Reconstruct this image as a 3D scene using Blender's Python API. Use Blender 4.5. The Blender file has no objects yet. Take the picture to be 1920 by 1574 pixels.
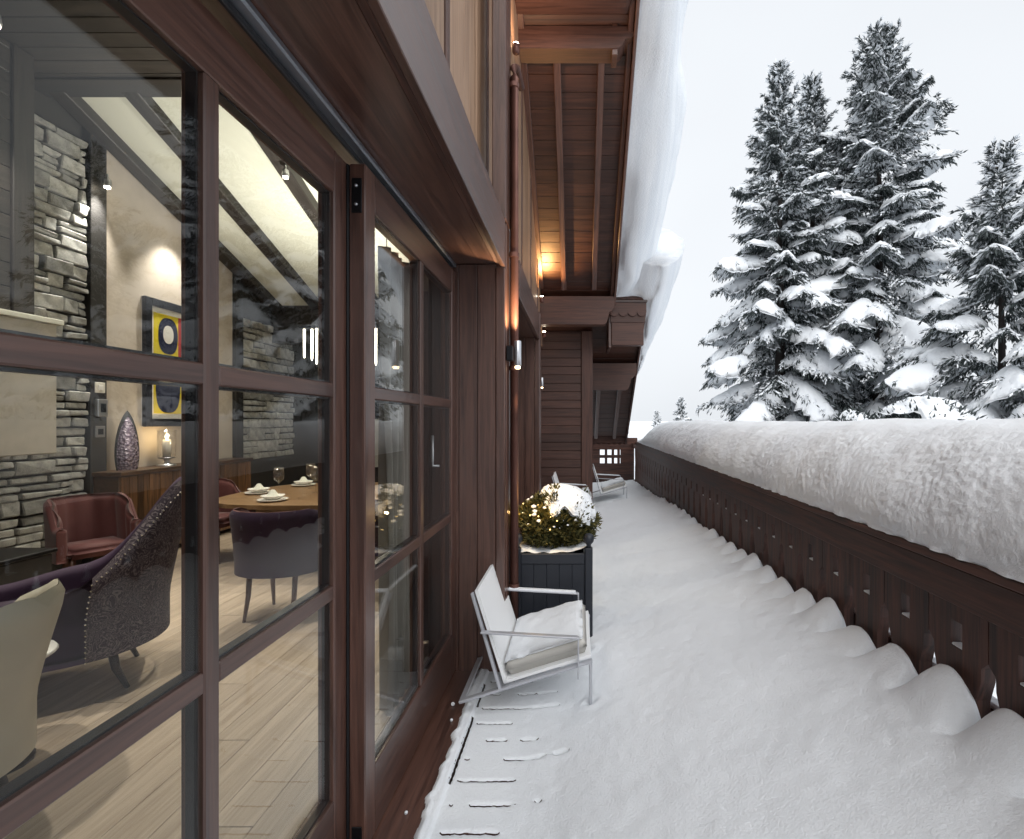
import bpy, bmesh, math, random
import numpy as np
from mathutils import Vector, Matrix

S = bpy.context.scene
C = S.collection
rad = math.radians
random.seed(7)
RNG = np.random.default_rng(7)

# ------------------------------------------------------------------ camera, sky, sun, exposure
CAM_Z = 1.65
cd = bpy.data.cameras.new('camera')
cam = bpy.data.objects.new('camera', cd)
C.objects.link(cam)
cam.location = (0, 0, CAM_Z)
cam.rotation_euler = (rad(90), 0, 0)
cd.sensor_fit = 'HORIZONTAL'
cd.sensor_width = 36.0
cd.lens = 950 / 1920 * 36.0
cd.shift_x = -(1085 - 960) / 1920
cd.shift_y = 3 / 1920
cd.clip_start = 0.02
cd.clip_end = 2000
S.camera = cam
S.render.resolution_x, S.render.resolution_y = 1024, 839

SUN_EL, SUN_AZ = 48.0, 172.0     # azimuth measured clockwise from +Y: soft light from behind the camera
w = bpy.data.worlds.new('World')
S.world = w
w.use_nodes = True
nt = w.node_tree
bg = nt.nodes['Background']
sky = nt.nodes.new('ShaderNodeTexSky')
sky.sky_type = 'NISHITA'
sky.sun_disc = False
sky.sun_elevation = rad(SUN_EL)
sky.sun_rotation = rad(SUN_AZ)
sky.dust_density = 4.0
hs = nt.nodes.new('ShaderNodeHueSaturation')
hs.inputs['Saturation'].default_value = 0.12
hs.inputs['Value'].default_value = 0.16
nt.links.new(sky.outputs[0], hs.inputs['Color'])
addn = nt.nodes.new('ShaderNodeVectorMath')
addn.operation = 'ADD'
nt.links.new(hs.outputs[0], addn.inputs[0])
addn.inputs[1].default_value = (5.85, 6.10, 6.40)      # the even white of the cloud cover
cn = nt.nodes.new('ShaderNodeTexNoise')       # faint tone in the cloud layer
cn.inputs['Scale'].default_value = 1.6
cn.inputs['Detail'].default_value = 3
cm = nt.nodes.new('ShaderNodeMath')
cm.operation = 'MULTIPLY_ADD'
cm.inputs[1].default_value = 0.30
cm.inputs[2].default_value = 0.85
nt.links.new(cn.outputs['Fac'], cm.inputs[0])
cs = nt.nodes.new('ShaderNodeVectorMath')
cs.operation = 'SCALE'
nt.links.new(addn.outputs[0], cs.inputs[0])
nt.links.new(cm.outputs[0], cs.inputs['Scale'])
nt.links.new(cs.outputs[0], bg.inputs['Color'])
bg.inputs['Strength'].default_value = 0.108

sl = bpy.data.lights.new('sun', 'SUN')
sl.energy = 1.5
sl.angle = rad(60)
sl.color = (1.0, 0.985, 0.965)
sun = bpy.data.objects.new('sun', sl)
C.objects.link(sun)
sd = Vector((math.sin(rad(SUN_AZ)) * math.cos(rad(SUN_EL)), math.cos(rad(SUN_AZ)) * math.cos(rad(SUN_EL)), math.sin(rad(SUN_EL))))
sun.rotation_euler = sd.to_track_quat('Z', 'Y').to_euler()
sun.location = sd * 40

S.view_settings.view_transform = 'Standard'
S.view_settings.look = 'None'
S.view_settings.exposure = 0.36
S.view_settings.gamma = 1.0
S.view_settings.use_curve_mapping = False
S.render.engine = 'CYCLES'
S.cycles.use_denoising = True
S.cycles.max_bounces = 8
S.cycles.transparent_max_bounces = 24
S.cycles.sample_clamp_indirect = 6.0
S.cycles.caustics_reflective = False
S.cycles.caustics_refractive = False

# ------------------------------------------------------------------ materials
def new_mat(name):
    m = bpy.data.materials.new(name)
    m.use_nodes = True
    return m, m.node_tree, m.node_tree.nodes['Principled BSDF']

def nd(t, kind, **kw):
    n = t.nodes.new(kind)
    for k, v in kw.items():
        setattr(n, k, v)
    return n

def plain(name, col, rough=0.5, metal=0.0, spec=0.5, bump=0.0, bscale=60, var=0.0, vscale=6, sheen=0.0):
    m, t, p = new_mat(name)
    p.inputs['Base Color'].default_value = (*col, 1)
    p.inputs['Roughness'].default_value = rough
    p.inputs['Metallic'].default_value = metal
    p.inputs['Specular IOR Level'].default_value = spec
    if sheen:
        p.inputs['Sheen Weight'].default_value = sheen
    tc = nd(t, 'ShaderNodeTexCoord')
    if var:
        n = nd(t, 'ShaderNodeTexNoise')
        n.inputs['Scale'].default_value = vscale
        n.inputs['Detail'].default_value = 5
        t.links.new(tc.outputs['Object'], n.inputs['Vector'])
        r = nd(t, 'ShaderNodeValToRGB')
        r.color_ramp.elements[0].position = 0.3
        r.color_ramp.elements[1].position = 0.7
        r.color_ramp.elements[0].color = (*[c * (1 - var) for c in col], 1)
        r.color_ramp.elements[1].color = (*[min(1, c * (1 + var)) for c in col], 1)
        t.links.new(n.outputs['Fac'], r.inputs[0])
        t.links.new(r.outputs[0], p.inputs['Base Color'])
    if bump:
        n2 = nd(t, 'ShaderNodeTexNoise')
        n2.inputs['Scale'].default_value = bscale
        n2.inputs['Detail'].default_value = 4
        t.links.new(tc.outputs['Object'], n2.inputs['Vector'])
        b = nd(t, 'ShaderNodeBump')
        b.inputs['Strength'].default_value = bump
        b.inputs['Distance'].default_value = 0.01
        t.links.new(n2.outputs['Fac'], b.inputs['Height'])
        t.links.new(b.outputs[0], p.inputs['Normal'])
    return m

def wood(name, c_dark, c_light, axis, rough=0.42, tone=0.35, bump=0.25, fine=1.0, coat=0.0):
    """stained timber; grain runs along the object's own axis, each piece gets its own tone"""
    m, t, p = new_mat(name)
    tc = nd(t, 'ShaderNodeTexCoord')
    oi = nd(t, 'ShaderNodeObjectInfo')
    off = nd(t, 'ShaderNodeVectorMath', operation='SCALE')
    comb = nd(t, 'ShaderNodeCombineXYZ')
    for i in range(3):
        t.links.new(oi.outputs['Random'], comb.inputs[i])
    t.links.new(comb.outputs[0], off.inputs[0])
    off.inputs['Scale'].default_value = 37.0
    ad = nd(t, 'ShaderNodeVectorMath', operation='ADD')
    t.links.new(tc.outputs['Object'], ad.inputs[0])
    t.links.new(off.outputs[0], ad.inputs[1])
    mp = nd(t, 'ShaderNodeMapping')
    sc = [26.0 * fine] * 3
    sc['XYZ'.index(axis)] = 1.3 * fine
    mp.inputs['Scale'].default_value = sc
    t.links.new(ad.outputs[0], mp.inputs['Vector'])
    n1 = nd(t, 'ShaderNodeTexNoise')
    n1.inputs['Scale'].default_value = 1.0
    n1.inputs['Detail'].default_value = 6
    n1.inputs['Distortion'].default_value = 1.2
    t.links.new(mp.outputs[0], n1.inputs['Vector'])
    n2 = nd(t, 'ShaderNodeTexNoise')
    n2.inputs['Scale'].default_value = 6.0
    n2.inputs['Detail'].default_value = 3
    t.links.new(mp.outputs[0], n2.inputs['Vector'])
    r = nd(t, 'ShaderNodeValToRGB')
    r.color_ramp.elements[0].position = 0.32
    r.color_ramp.elements[1].position = 0.68
    r.color_ramp.elements[0].color = (*c_dark, 1)
    r.color_ramp.elements[1].color = (*c_light, 1)
    mixf = nd(t, 'ShaderNodeMath', operation='MULTIPLY_ADD')
    t.links.new(n2.outputs['Fac'], mixf.inputs[0])
    mixf.inputs[1].default_value = 0.3
    sub = nd(t, 'ShaderNodeMath', operation='SUBTRACT')
    t.links.new(n1.outputs['Fac'], sub.inputs[0])
    sub.inputs[1].default_value = 0.15
    t.links.new(sub.outputs[0], mixf.inputs[2])
    t.links.new(mixf.outputs[0], r.inputs[0])
    hsn = nd(t, 'ShaderNodeHueSaturation')
    mv = nd(t, 'ShaderNodeMath', operation='MULTIPLY_ADD')
    t.links.new(oi.outputs['Random'], mv.inputs[0])
    mv.inputs[1].default_value = tone
    mv.inputs[2].default_value = 1 - tone / 2
    t.links.new(mv.outputs[0], hsn.inputs['Value'])
    t.links.new(r.outputs[0], hsn.inputs['Color'])
    t.links.new(hsn.outputs[0], p.inputs['Base Color'])
    rr = nd(t, 'ShaderNodeMath', operation='MULTIPLY_ADD')
    t.links.new(n1.outputs['Fac'], rr.inputs[0])
    rr.inputs[1].default_value = 0.25
    rr.inputs[2].default_value = rough - 0.12
    t.links.new(rr.outputs[0], p.inputs['Roughness'])
    p.inputs['Coat Weight'].default_value = coat
    p.inputs['Coat Roughness'].default_value = 0.22
    b = nd(t, 'ShaderNodeBump')
    b.inputs['Strength'].default_value = bump
    b.inputs['Distance'].default_value = 0.002
    t.links.new(mixf.outputs[0], b.inputs['Height'])
    t.links.new(b.outputs[0], p.inputs['Normal'])
    return m

def wood3(name, *a, **k):
    return {ax: wood(f'{name}_{ax.lower()}', *a, ax, **k) for ax in 'XYZ'}

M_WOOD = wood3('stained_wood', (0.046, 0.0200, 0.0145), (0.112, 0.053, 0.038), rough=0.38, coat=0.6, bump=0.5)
M_BOARD = wood3('wall_boards', (0.046, 0.020, 0.0145), (0.10, 0.046, 0.033), rough=0.55, tone=0.5)
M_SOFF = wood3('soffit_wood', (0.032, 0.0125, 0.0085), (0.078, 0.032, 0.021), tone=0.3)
M_PANEL = wood3('facade_panel_wood', (0.24, 0.14, 0.085), (0.40, 0.26, 0.17))
M_RAIL = wood3('railing_wood', (0.022, 0.0085, 0.0060), (0.105, 0.044, 0.031), rough=0.62, bump=0.6)
M_FLOOR = wood3('oak_floor', (0.34, 0.265, 0.19), (0.50, 0.41, 0.31), rough=0.38, tone=0.25, bump=0.1)
M_DARKW = wood3('dark_interior_wood', (0.012, 0.010, 0.009), (0.036, 0.030, 0.026), rough=0.5, tone=0.5)
M_TABLE = wood3('walnut', (0.10, 0.055, 0.025), (0.26, 0.16, 0.08), rough=0.35)
M_SIDEB = wood3('walnut_strip', (0.045, 0.022, 0.010), (0.17, 0.085, 0.038), tone=1.0, rough=0.35)

def snow_mat(name, fine=1.0, layers=False):
    m, t, p = new_mat(name)
    p.inputs['Base Color'].default_value = (0.89, 0.92, 0.955, 1)
    p.inputs['Roughness'].default_value = 0.75
    p.inputs['Specular IOR Level'].default_value = 0.25
    tc = nd(t, 'ShaderNodeTexCoord')
    n = nd(t, 'ShaderNodeTexNoise')
    n.inputs['Scale'].default_value = 95 * fine
    n.inputs['Detail'].default_value = 6
    n.inputs['Roughness'].default_value = 0.7
    t.links.new(tc.outputs['Object'], n.inputs['Vector'])
    b = nd(t, 'ShaderNodeBump')
    b.inputs['Strength'].default_value = 0.6
    b.inputs['Distance'].default_value = 0.011 / fine
    t.links.new(n.outputs['Fac'], b.inputs['Height'])
    t.links.new(b.outputs[0], p.inputs['Normal'])
    if layers:      # old layers of snowfall, slightly greyer bands that run along the drift
        ca, sa = math.cos(math.atan(0.678)), math.sin(math.atan(0.678))
        mp = nd(t, 'ShaderNodeCombineXYZ')
        for k_, v_ in enumerate(((3.0, 0, 0), (0, 0.20 * ca, -0.20 * sa), (0, 5.5 * sa, 5.5 * ca))):
            dt = nd(t, 'ShaderNodeVectorMath', operation='DOT_PRODUCT')
            dt.inputs[1].default_value = v_
            t.links.new(tc.outputs['Object'], dt.inputs[0])
            t.links.new(dt.outputs['Value'], mp.inputs[k_])
        n3 = nd(t, 'ShaderNodeTexNoise')
        n3.inputs['Scale'].default_value = 1.9
        n3.inputs['Detail'].default_value = 5
        n3.inputs['Distortion'].default_value = 0.6
        t.links.new(mp.outputs[0], n3.inputs['Vector'])
        r = nd(t, 'ShaderNodeValToRGB')
        r.color_ramp.elements[0].position = 0.38
        r.color_ramp.elements[1].position = 0.60
        r.color_ramp.elements[0].color = (0.79, 0.83, 0.88, 1)
        r.color_ramp.elements[1].color = (0.89, 0.92, 0.955, 1)
        t.links.new(n3.outputs['Fac'], r.inputs[0])
        t.links.new(r.outputs[0], p.inputs['Base Color'])
    return m

M_SNOW = snow_mat('snow')
M_SNOWR = snow_mat('roof_snow', 0.5, True)
M_SNOWT = snow_mat('tree_snow', 0.25)

def glass_mat(name, tint=(0.97, 0.98, 0.975), f0=0.022):
    m = bpy.data.materials.new(name)
    m.use_nodes = True
    t = m.node_tree
    t.nodes.clear()
    out = nd(t, 'ShaderNodeOutputMaterial')
    tr = nd(t, 'ShaderNodeBsdfTransparent')
    tr.inputs[0].default_value = (*tint, 1)
    gl = nd(t, 'ShaderNodeBsdfGlossy')
    gl.inputs['Roughness'].default_value = 0.0
    gl.inputs['Color'].default_value = (1, 1, 1, 1)
    lw = nd(t, 'ShaderNodeLayerWeight')
    pw = nd(t, 'ShaderNodeMath', operation='POWER')
    t.links.new(lw.outputs['Facing'], pw.inputs[0])
    pw.inputs[1].default_value = 5.0
    ma = nd(t, 'ShaderNodeMath', operation='MULTIPLY_ADD')
    t.links.new(pw.outputs[0], ma.inputs[0])
    ma.inputs[1].default_value = 0.78
    ma.inputs[2].default_value = f0
    mx = nd(t, 'ShaderNodeMixShader')
    t.links.new(ma.outputs[0], mx.inputs[0])
    t.links.new(tr.outputs[0], mx.inputs[1])
    t.links.new(gl.outputs[0], mx.inputs[2])
    t.links.new(mx.outputs[0], out.inputs[0])
    return m

M_GLASS = glass_mat('window_glass')
M_CLEAR = glass_mat('table_glass', (0.97, 0.97, 0.97), 0.07)
M_BLACK = plain('black_rubber', (0.008, 0.008, 0.010), 0.45)
M_ALU = plain('aluminium_track', (0.34, 0.37, 0.42), 0.32, 0.9)
M_IRON = plain('black_iron', (0.012, 0.012, 0.014), 0.35, 0.6)
M_STEEL = plain('brushed_steel', (0.62, 0.63, 0.66), 0.3, 0.9)
M_COPPER = plain('copper', (0.13, 0.058, 0.045), 0.45, 0.5, var=0.3, vscale=4)
M_PLANTER = plain('planter_paint', (0.013, 0.016, 0.024), 0.5, bump=0.1)
M_CHAIRF = plain('chair_frame_paint', (0.50, 0.51, 0.55), 0.35, 0.35)
M_SLING = plain('white_sling', (0.86, 0.87, 0.88), 0.7, bump=0.1, bscale=250)
M_CUSH = plain('cushion_fabric', (0.60, 0.58, 0.54), 0.9, bump=0.2, bscale=220)
M_PLASTER = plain('beige_plaster', (0.46, 0.43, 0.37), 0.85, bump=0.1, var=0.08)
M_WALLF = plain('beige_wall_fabric', (0.55, 0.49, 0.42), 0.9, bump=0.15, bscale=120, var=0.05)
M_CEIL = plain('ceiling_paint', (0.70, 0.71, 0.62), 0.9)
M_MORTAR = plain('dark_mortar', (0.035, 0.033, 0.030), 0.95)
M_BLACKW = plain('black_pillar_paint', (0.022, 0.021, 0.021), 0.55)
M_CURT = plain('taupe_curtain', (0.27, 0.245, 0.21), 0.9, sheen=0.2, bump=0.15, bscale=180)
M_DARKSHEET = plain('black_sheet', (0.012, 0.012, 0.013), 0.9)
M_PURPLE = plain('plum_velvet', (0.034, 0.013, 0.040), 0.75, sheen=0.05, var=0.15)
M_RED = plain('burgundy_velvet', (0.10, 0.026, 0.024), 0.7, sheen=0.1, var=0.12)
M_CREAM = plain('cream_leather', (0.50, 0.46, 0.36), 0.5, var=0.06)
M_NAIL = plain('nail_heads', (0.75, 0.70, 0.62), 0.25, 1.0)
M_LEG = plain('turned_leg_wood', (0.14, 0.07, 0.045), 0.4)
M_LEGD = plain('dark_leg_wood', (0.025, 0.016, 0.014), 0.4)
M_WHITE = plain('white_china', (0.80, 0.78, 0.72), 0.25)
M_WAX = plain('candle_wax', (0.85, 0.80, 0.66), 0.5)
M_YEL = plain('yellow_print', (0.80, 0.66, 0.03), 0.6)
M_NAVY = plain('navy_print', (0.010, 0.014, 0.05), 0.6)
M_REDP = plain('red_print', (0.42, 0.02, 0.02), 0.6)
M_MAT = plain('picture_mount', (0.82, 0.81, 0.78), 0.7)
M_FRAME = plain('picture_frame', (0.012, 0.014, 0.022), 0.4)
M_CONC = plain('balcony_slab', (0.10, 0.075, 0.06), 0.9)
M_SWITCH = plain('switch_plate', (0.30, 0.30, 0.31), 0.35, 0.6)

def stone_mat():
    m, t, p = new_mat('ashlar_stone')
    tc = nd(t, 'ShaderNodeTexCoord')
    oi = nd(t, 'ShaderNodeObjectInfo')
    n = nd(t, 'ShaderNodeTexNoise')
    n.inputs['Scale'].default_value = 9
    n.inputs['Detail'].default_value = 8
    n.inputs['Roughness'].default_value = 0.7
    t.links.new(tc.outputs['Object'], n.inputs['Vector'])
    r = nd(t, 'ShaderNodeValToRGB')
    r.color_ramp.elements[0].position = 0.3
    r.color_ramp.elements[1].position = 0.72
    r.color_ramp.elements[0].color = (0.21, 0.215, 0.21, 1)
    r.color_ramp.elements[1].color = (0.55, 0.555, 0.53, 1)
    t.links.new(n.outputs['Fac'], r.inputs[0])
    h = nd(t, 'ShaderNodeHueSaturation')
    mv = nd(t, 'ShaderNodeMath', operation='MULTIPLY_ADD')
    t.links.new(oi.outputs['Random'], mv.inputs[0])
    mv.inputs[1].default_value = 0.7
    mv.inputs[2].default_value = 0.65
    t.links.new(mv.outputs[0], h.inputs['Value'])
    t.links.new(r.outputs[0], h.inputs['Color'])
    t.links.new(h.outputs[0], p.inputs['Base Color'])
    p.inputs['Roughness'].default_value = 0.9
    b = nd(t, 'ShaderNodeBump')
    b.inputs['Strength'].default_value = 0.8
    b.inputs['Distance'].default_value = 0.02
    t.links.new(n.outputs['Fac'], b.inputs['Height'])
    t.links.new(b.outputs[0], p.inputs['Normal'])
    return m
M_STONE = stone_mat()

def pattern_mat():
    m, t, p = new_mat('damask_fabric')
    tc = nd(t, 'ShaderNodeTexCoord')
    n = nd(t, 'ShaderNodeTexNoise')
    n.inputs['Scale'].default_value = 7
    n.inputs['Detail'].default_value = 2
    n.inputs['Distortion'].default_value = 3.5
    t.links.new(tc.outputs['Object'], n.inputs['Vector'])
    wv = nd(t, 'ShaderNodeMath', operation='MULTIPLY')
    t.links.new(n.outputs['Fac'], wv.inputs[0])
    wv.inputs[1].default_value = 60
    sn = nd(t, 'ShaderNodeMath', operation='SINE')
    t.links.new(wv.outputs[0], sn.inputs[0])
    r = nd(t, 'ShaderNodeValToRGB')
    r.color_ramp.elements[0].position = 0.2
    r.color_ramp.elements[1].position = 0.8
    r.color_ramp.elements[0].color = (0.034, 0.022, 0.034, 1)
    r.color_ramp.elements[1].color = (0.17, 0.135, 0.14, 1)
    t.links.new(sn.outputs[0], r.inputs[0])
    t.links.new(r.outputs[0], p.inputs['Base Color'])
    p.inputs['Roughness'].default_value = 0.7
    return m
M_DAMASK = pattern_mat()

def amethyst_mat():
    m, t, p = new_mat('amethyst_crystal')
    tc = nd(t, 'ShaderNodeTexCoord')
    v = nd(t, 'ShaderNodeTexVoronoi')
    v.inputs['Scale'].default_value = 38
    t.links.new(tc.outputs['Object'], v.inputs['Vector'])
    r = nd(t, 'ShaderNodeValToRGB')
    r.color_ramp.elements[0].color = (0.50, 0.42, 0.50, 1)
    r.color_ramp.elements[1].color = (0.06, 0.03, 0.08, 1)
    t.links.new(v.outputs['Distance'], r.inputs[0])
    t.links.new(r.outputs[0], p.inputs['Base Color'])
    p.inputs['Roughness'].default_value = 0.25
    b = nd(t, 'ShaderNodeBump')
    b.inputs['Distance'].default_value = 0.02
    t.links.new(v.outputs['Distance'], b.inputs['Height'])
    t.links.new(b.outputs[0], p.inputs['Normal'])
    return m
M_AMETH = amethyst_mat()

def emit(name, col, s):
    m, t, p = new_mat(name)
    p.inputs['Base Color'].default_value = (*col, 1)
    p.inputs['Emission Color'].default_value = (*col, 1)
    p.inputs['Emission Strength'].default_value = s
    return m
WARM = (1.0, 0.72, 0.40)
M_BULB = emit('lit_bulb', (1.0, 0.86, 0.66), 30)
M_TUBE = emit('lit_glass_rod', (1.0, 0.92, 0.75), 5)
M_FLAME = emit('candle_flame', (1.0, 0.75, 0.35), 14)
M_SCONCE = emit('warm_lamp_glass', WARM, 9)

def foliage_mat(name, c1, c2):
    m, t, p = new_mat(name)
    gm = nd(t, 'ShaderNodeNewGeometry')
    r = nd(t, 'ShaderNodeValToRGB')
    r.color_ramp.elements[0].color = (*c1, 1)
    r.color_ramp.elements[1].color = (*c2, 1)
    t.links.new(gm.outputs['Random Per Island'], r.inputs[0])
    t.links.new(r.outputs[0], p.inputs['Base Color'])
    p.inputs['Roughness'].default_value = 0.7
    p.inputs['Specular IOR Level'].default_value = 0.2
    return m
M_NEEDLE = foliage_mat('spruce_needles', (0.026, 0.034, 0.035), (0.085, 0.100, 0.098))
M_BOX = foliage_mat('shrub_leaves', (0.022, 0.030, 0.012), (0.150, 0.125, 0.040))
M_BARK = plain('spruce_bark', (0.030, 0.024, 0.022), 0.95, bump=0.6, bscale=12)

# ------------------------------------------------------------------ helpers
WL = {}
def wl(o):
    return WL.get(o.name, Vector((0, 0, 0))) if o is not None else Vector((0, 0, 0))

def tag(o, label=None, cat=None, group=None, kind=None):
    if label: o['label'] = label
    if cat: o['category'] = cat
    if group: o['group'] = group
    if kind: o['kind'] = kind
    return o

def link(name, data, parent=None, loc=(0, 0, 0)):
    o = bpy.data.objects.new(name, data)
    C.objects.link(o)
    loc = Vector(loc)
    if parent is not None:
        o.parent = parent
        o.location = loc - wl(parent)
    else:
        o.location = loc
    WL[o.name] = loc
    return o

def root(name, loc, label=None, cat=None, group=None, kind=None):
    e = link(name, None, None, loc)
    e.empty_display_size = 0.1
    return tag(e, label, cat, group, kind)

_boxes = {}
def box_mesh(dx, dy, dz, mat, bev):
    k = (round(dx, 4), round(dy, 4), round(dz, 4), mat.name, bev)
    if k in _boxes:
        return _boxes[k]
    bm = bmesh.new()
    bmesh.ops.create_cube(bm, size=1.0)
    bmesh.ops.scale(bm, vec=(dx, dy, dz), verts=bm.verts)
    b = min(bev, 0.3 * min(dx, dy, dz))
    if b > 0.0004:
        bmesh.ops.bevel(bm, geom=list(bm.edges), offset=b, segments=1, affect='EDGES')
    me = bpy.data.meshes.new('box')
    bm.to_mesh(me)
    bm.free()
    me.materials.append(mat)
    _boxes[k] = me
    return me

def box(name, X, Y, Z, mat, parent=None, bev=0.004):
    x0, x1 = sorted(X); y0, y1 = sorted(Y); z0, z1 = sorted(Z)
    if isinstance(mat, dict):
        d = {'X': x1 - x0, 'Y': y1 - y0, 'Z': z1 - z0}
        mat = mat[max(d, key=d.get)]
    me = box_mesh(x1 - x0, y1 - y0, z1 - z0, mat, bev)
    return link(name, me, parent, ((x0 + x1) / 2, (y0 + y1) / 2, (z0 + z1) / 2))

def mesh_obj(name, verts, faces, mat, parent=None, loc=(0, 0, 0), smooth=False):
    """verts are given relative to loc"""
    me = bpy.data.meshes.new(name)
    verts = np.asarray(verts, dtype=np.float32)
    if isinstance(faces, np.ndarray):
        k = faces.shape[1]
        me.vertices.add(len(verts))
        me.vertices.foreach_set('co', verts.ravel())
        me.loops.add(faces.size)
        me.loops.foreach_set('vertex_index', faces.astype(np.int32).ravel())
        me.polygons.add(len(faces))
        me.polygons.foreach_set('loop_start', np.arange(0, faces.size, k, dtype=np.int32))
        me.polygons.foreach_set('loop_total', np.full(len(faces), k, dtype=np.int32))
        me.update(calc_edges=True)
        me.validate()
    else:
        me.from_pydata([tuple(v) for v in verts], [], faces)
        me.update()
    if smooth:
        me.polygons.foreach_set('use_smooth', np.ones(len(me.polygons), dtype=bool))
    me.materials.append(mat)
    return link(name, me, parent, loc)

def bm_obj(name, bm, mat, parent=None, loc=(0, 0, 0), smooth=False):
    bmesh.ops.recalc_face_normals(bm, faces=bm.faces)
    me = bpy.data.meshes.new(name)
    bm.to_mesh(me)
    bm.free()
    if smooth:
        me.polygons.foreach_set('use_smooth', np.ones(len(me.polygons), dtype=bool))
    me.materials.append(mat)
    return link(name, me, parent, loc)

def lathe(name, prof, mat, parent=None, loc=(0, 0, 0), n=16, smooth=True):
    v, f = [], []
    for (r, z) in prof:
        for k in range(n):
            a = 2 * math.pi * k / n
            v.append((r * math.cos(a), r * math.sin(a), z))
    for i in range(len(prof) - 1):
        for k in range(n):
            f.append((i * n + k, i * n + (k + 1) % n, (i + 1) * n + (k + 1) % n, (i + 1) * n + k))
    f.append(tuple(range(n - 1, -1, -1)))
    f.append(tuple((len(prof) - 1) * n + k for k in range(n)))
    return mesh_obj(name, v, f, mat, parent, loc, smooth)

def tube(name, pts, r, mat, parent=None, n=10, smooth=True):
    pts = [Vector(p) for p in pts]
    v, f = [], []
    up = Vector((0.13, 0.31, 0.94))
    for i, p in enumerate(pts):
        d = (pts[min(i + 1, len(pts) - 1)] - pts[max(i - 1, 0)]).normalized()
        a = d.cross(up)
        if a.length < 1e-3:
            a = d.cross(Vector((1, 0, 0)))
        a.normalize()
        b = d.cross(a).normalized()
        rr = r[i] if isinstance(r, (list, tuple)) else r
        for k in range(n):
            t_ = 2 * math.pi * k / n
            v.append(p - pts[0] + a * rr * math.cos(t_) + b * rr * math.sin(t_))
    for i in range(len(pts) - 1):
        for k in range(n):
            f.append((i * n + k, i * n + (k + 1) % n, (i + 1) * n + (k + 1) % n, (i + 1) * n + k))
    f.append(tuple(range(n - 1, -1, -1)))
    f.append(tuple((len(pts) - 1) * n + k for k in range(n)))
    return mesh_obj(name, v, f, mat, parent, pts[0], smooth)

def bar(name, p, q, wy, th, mat, parent=None):
    """flat bar from p to q: wy wide along Y, th thick across"""
    p, q = Vector(p), Vector(q)
    d = q - p
    L = d.length
    bm = bmesh.new()
    bmesh.ops.create_cube(bm, size=1.0)
    bmesh.ops.scale(bm, vec=(L, wy, th), verts=bm.verts)
    bmesh.ops.bevel(bm, geom=list(bm.edges), offset=min(wy, th) * 0.2, segments=1, affect='EDGES')
    ang = math.atan2(d.z, d.x)
    bmesh.ops.rotate(bm, cent=(0, 0, 0), matrix=Matrix.Rotation(-ang, 3, 'Y'), verts=bm.verts)
    return bm_obj(name, bm, mat, parent, (p + q) / 2)

def prism(name, poly, axis, a0, a1, mat, parent=None, loc=(0, 0, 0), bev=0.0, holes=()):
    """polygon (list of 2d points) extruded along axis between a0 and a1"""
    bm = bmesh.new()
    def put(pt, a):
        if axis == 'X': return (a, pt[0], pt[1])
        if axis == 'Y': return (pt[0], a, pt[1])
        return (pt[0], pt[1], a)
    edges = []
    for ring in (poly, *holes):
        vs = [bm.verts.new(put(p, a0)) for p in ring]
        for i in range(len(vs)):
            edges.append(bm.edges.new((vs[i], vs[(i + 1) % len(vs)])))
    bmesh.ops.triangle_fill(bm, use_beauty=True, edges=edges)
    r = bmesh.ops.extrude_face_region(bm, geom=list(bm.faces))
    vs = [g for g in r['geom'] if isinstance(g, bmesh.types.BMVert)]
    d = [0, 0, 0]
    d['XYZ'.index(axis)] = a1 - a0
    bmesh.ops.translate(bm, vec=d, verts=vs)
    return bm_obj(name, bm, mat, parent, loc)

def copy_tree(o, parent=None, loc=None):
    c = o.copy()
    C.objects.link(c)
    c.parent = parent
    if loc is not None:
        c.location = loc
        WL[c.name] = Vector(loc)
    for ch in list(o.children):
        copy_tree(ch, c)
    return c

def light(name, kind, loc, energy, col, parent=None, radius=0.04, to=None, angle=60, blend=0.6):
    ld = bpy.data.lights.new(name, kind)
    ld.energy = energy
    ld.color = col
    ld.shadow_soft_size = radius
    if kind == 'SPOT':
        ld.spot_size = rad(angle)
        ld.spot_blend = blend
    o = link(name, ld, parent, loc)
    if to is not None:
        o.rotation_euler = (Vector(loc) - Vector(to)).to_track_quat('Z', 'Y').to_euler()
    return o

# value noise on numpy arrays
def _h(ix, iy, iz, seed):
    n = (ix.astype(np.int64) * 374761393 + iy.astype(np.int64) * 668265263 + iz.astype(np.int64) * 2147483647 + seed * 1442695041) & 0xFFFFFFFF
    n = ((n ^ (n >> 13)) * 1274126177) & 0xFFFFFFFF
    n = ((n ^ (n >> 16)) * 2246822519) & 0xFFFFFFFF
    return ((n ^ (n >> 15)) & 0xFFFF) / 65535.0
def vnoise(x, y, z=None, seed=0):
    x = np.asarray(x, float); y = np.asarray(y, float)
    z = np.zeros_like(x) if z is None else np.asarray(z, float)
    x0, y0, z0 = np.floor(x), np.floor(y), np.floor(z)
    fx, fy, fz = x - x0, y - y0, z - z0
    fx, fy, fz = [f * f * (3 - 2 * f) for f in (fx, fy, fz)]
    r = 0
    for i in (0, 1):
        for j in (0, 1):
            for k in (0, 1):
                wgt = (fx if i else 1 - fx) * (fy if j else 1 - fy) * (fz if k else 1 - fz)
                r = r + wgt * _h(x0 + i, y0 + j, z0 + k, seed)
    return r * 2 - 1
def fbm(x, y, z=None, o=3, seed=0):
    r, a, f = 0, 1.0, 1.0
    for i in range(o):
        r = r + a * vnoise(np.asarray(x) * f, np.asarray(y) * f, None if z is None else np.asarray(z) * f, seed + i)
        a *= 0.5; f *= 2.03
    return r
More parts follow.
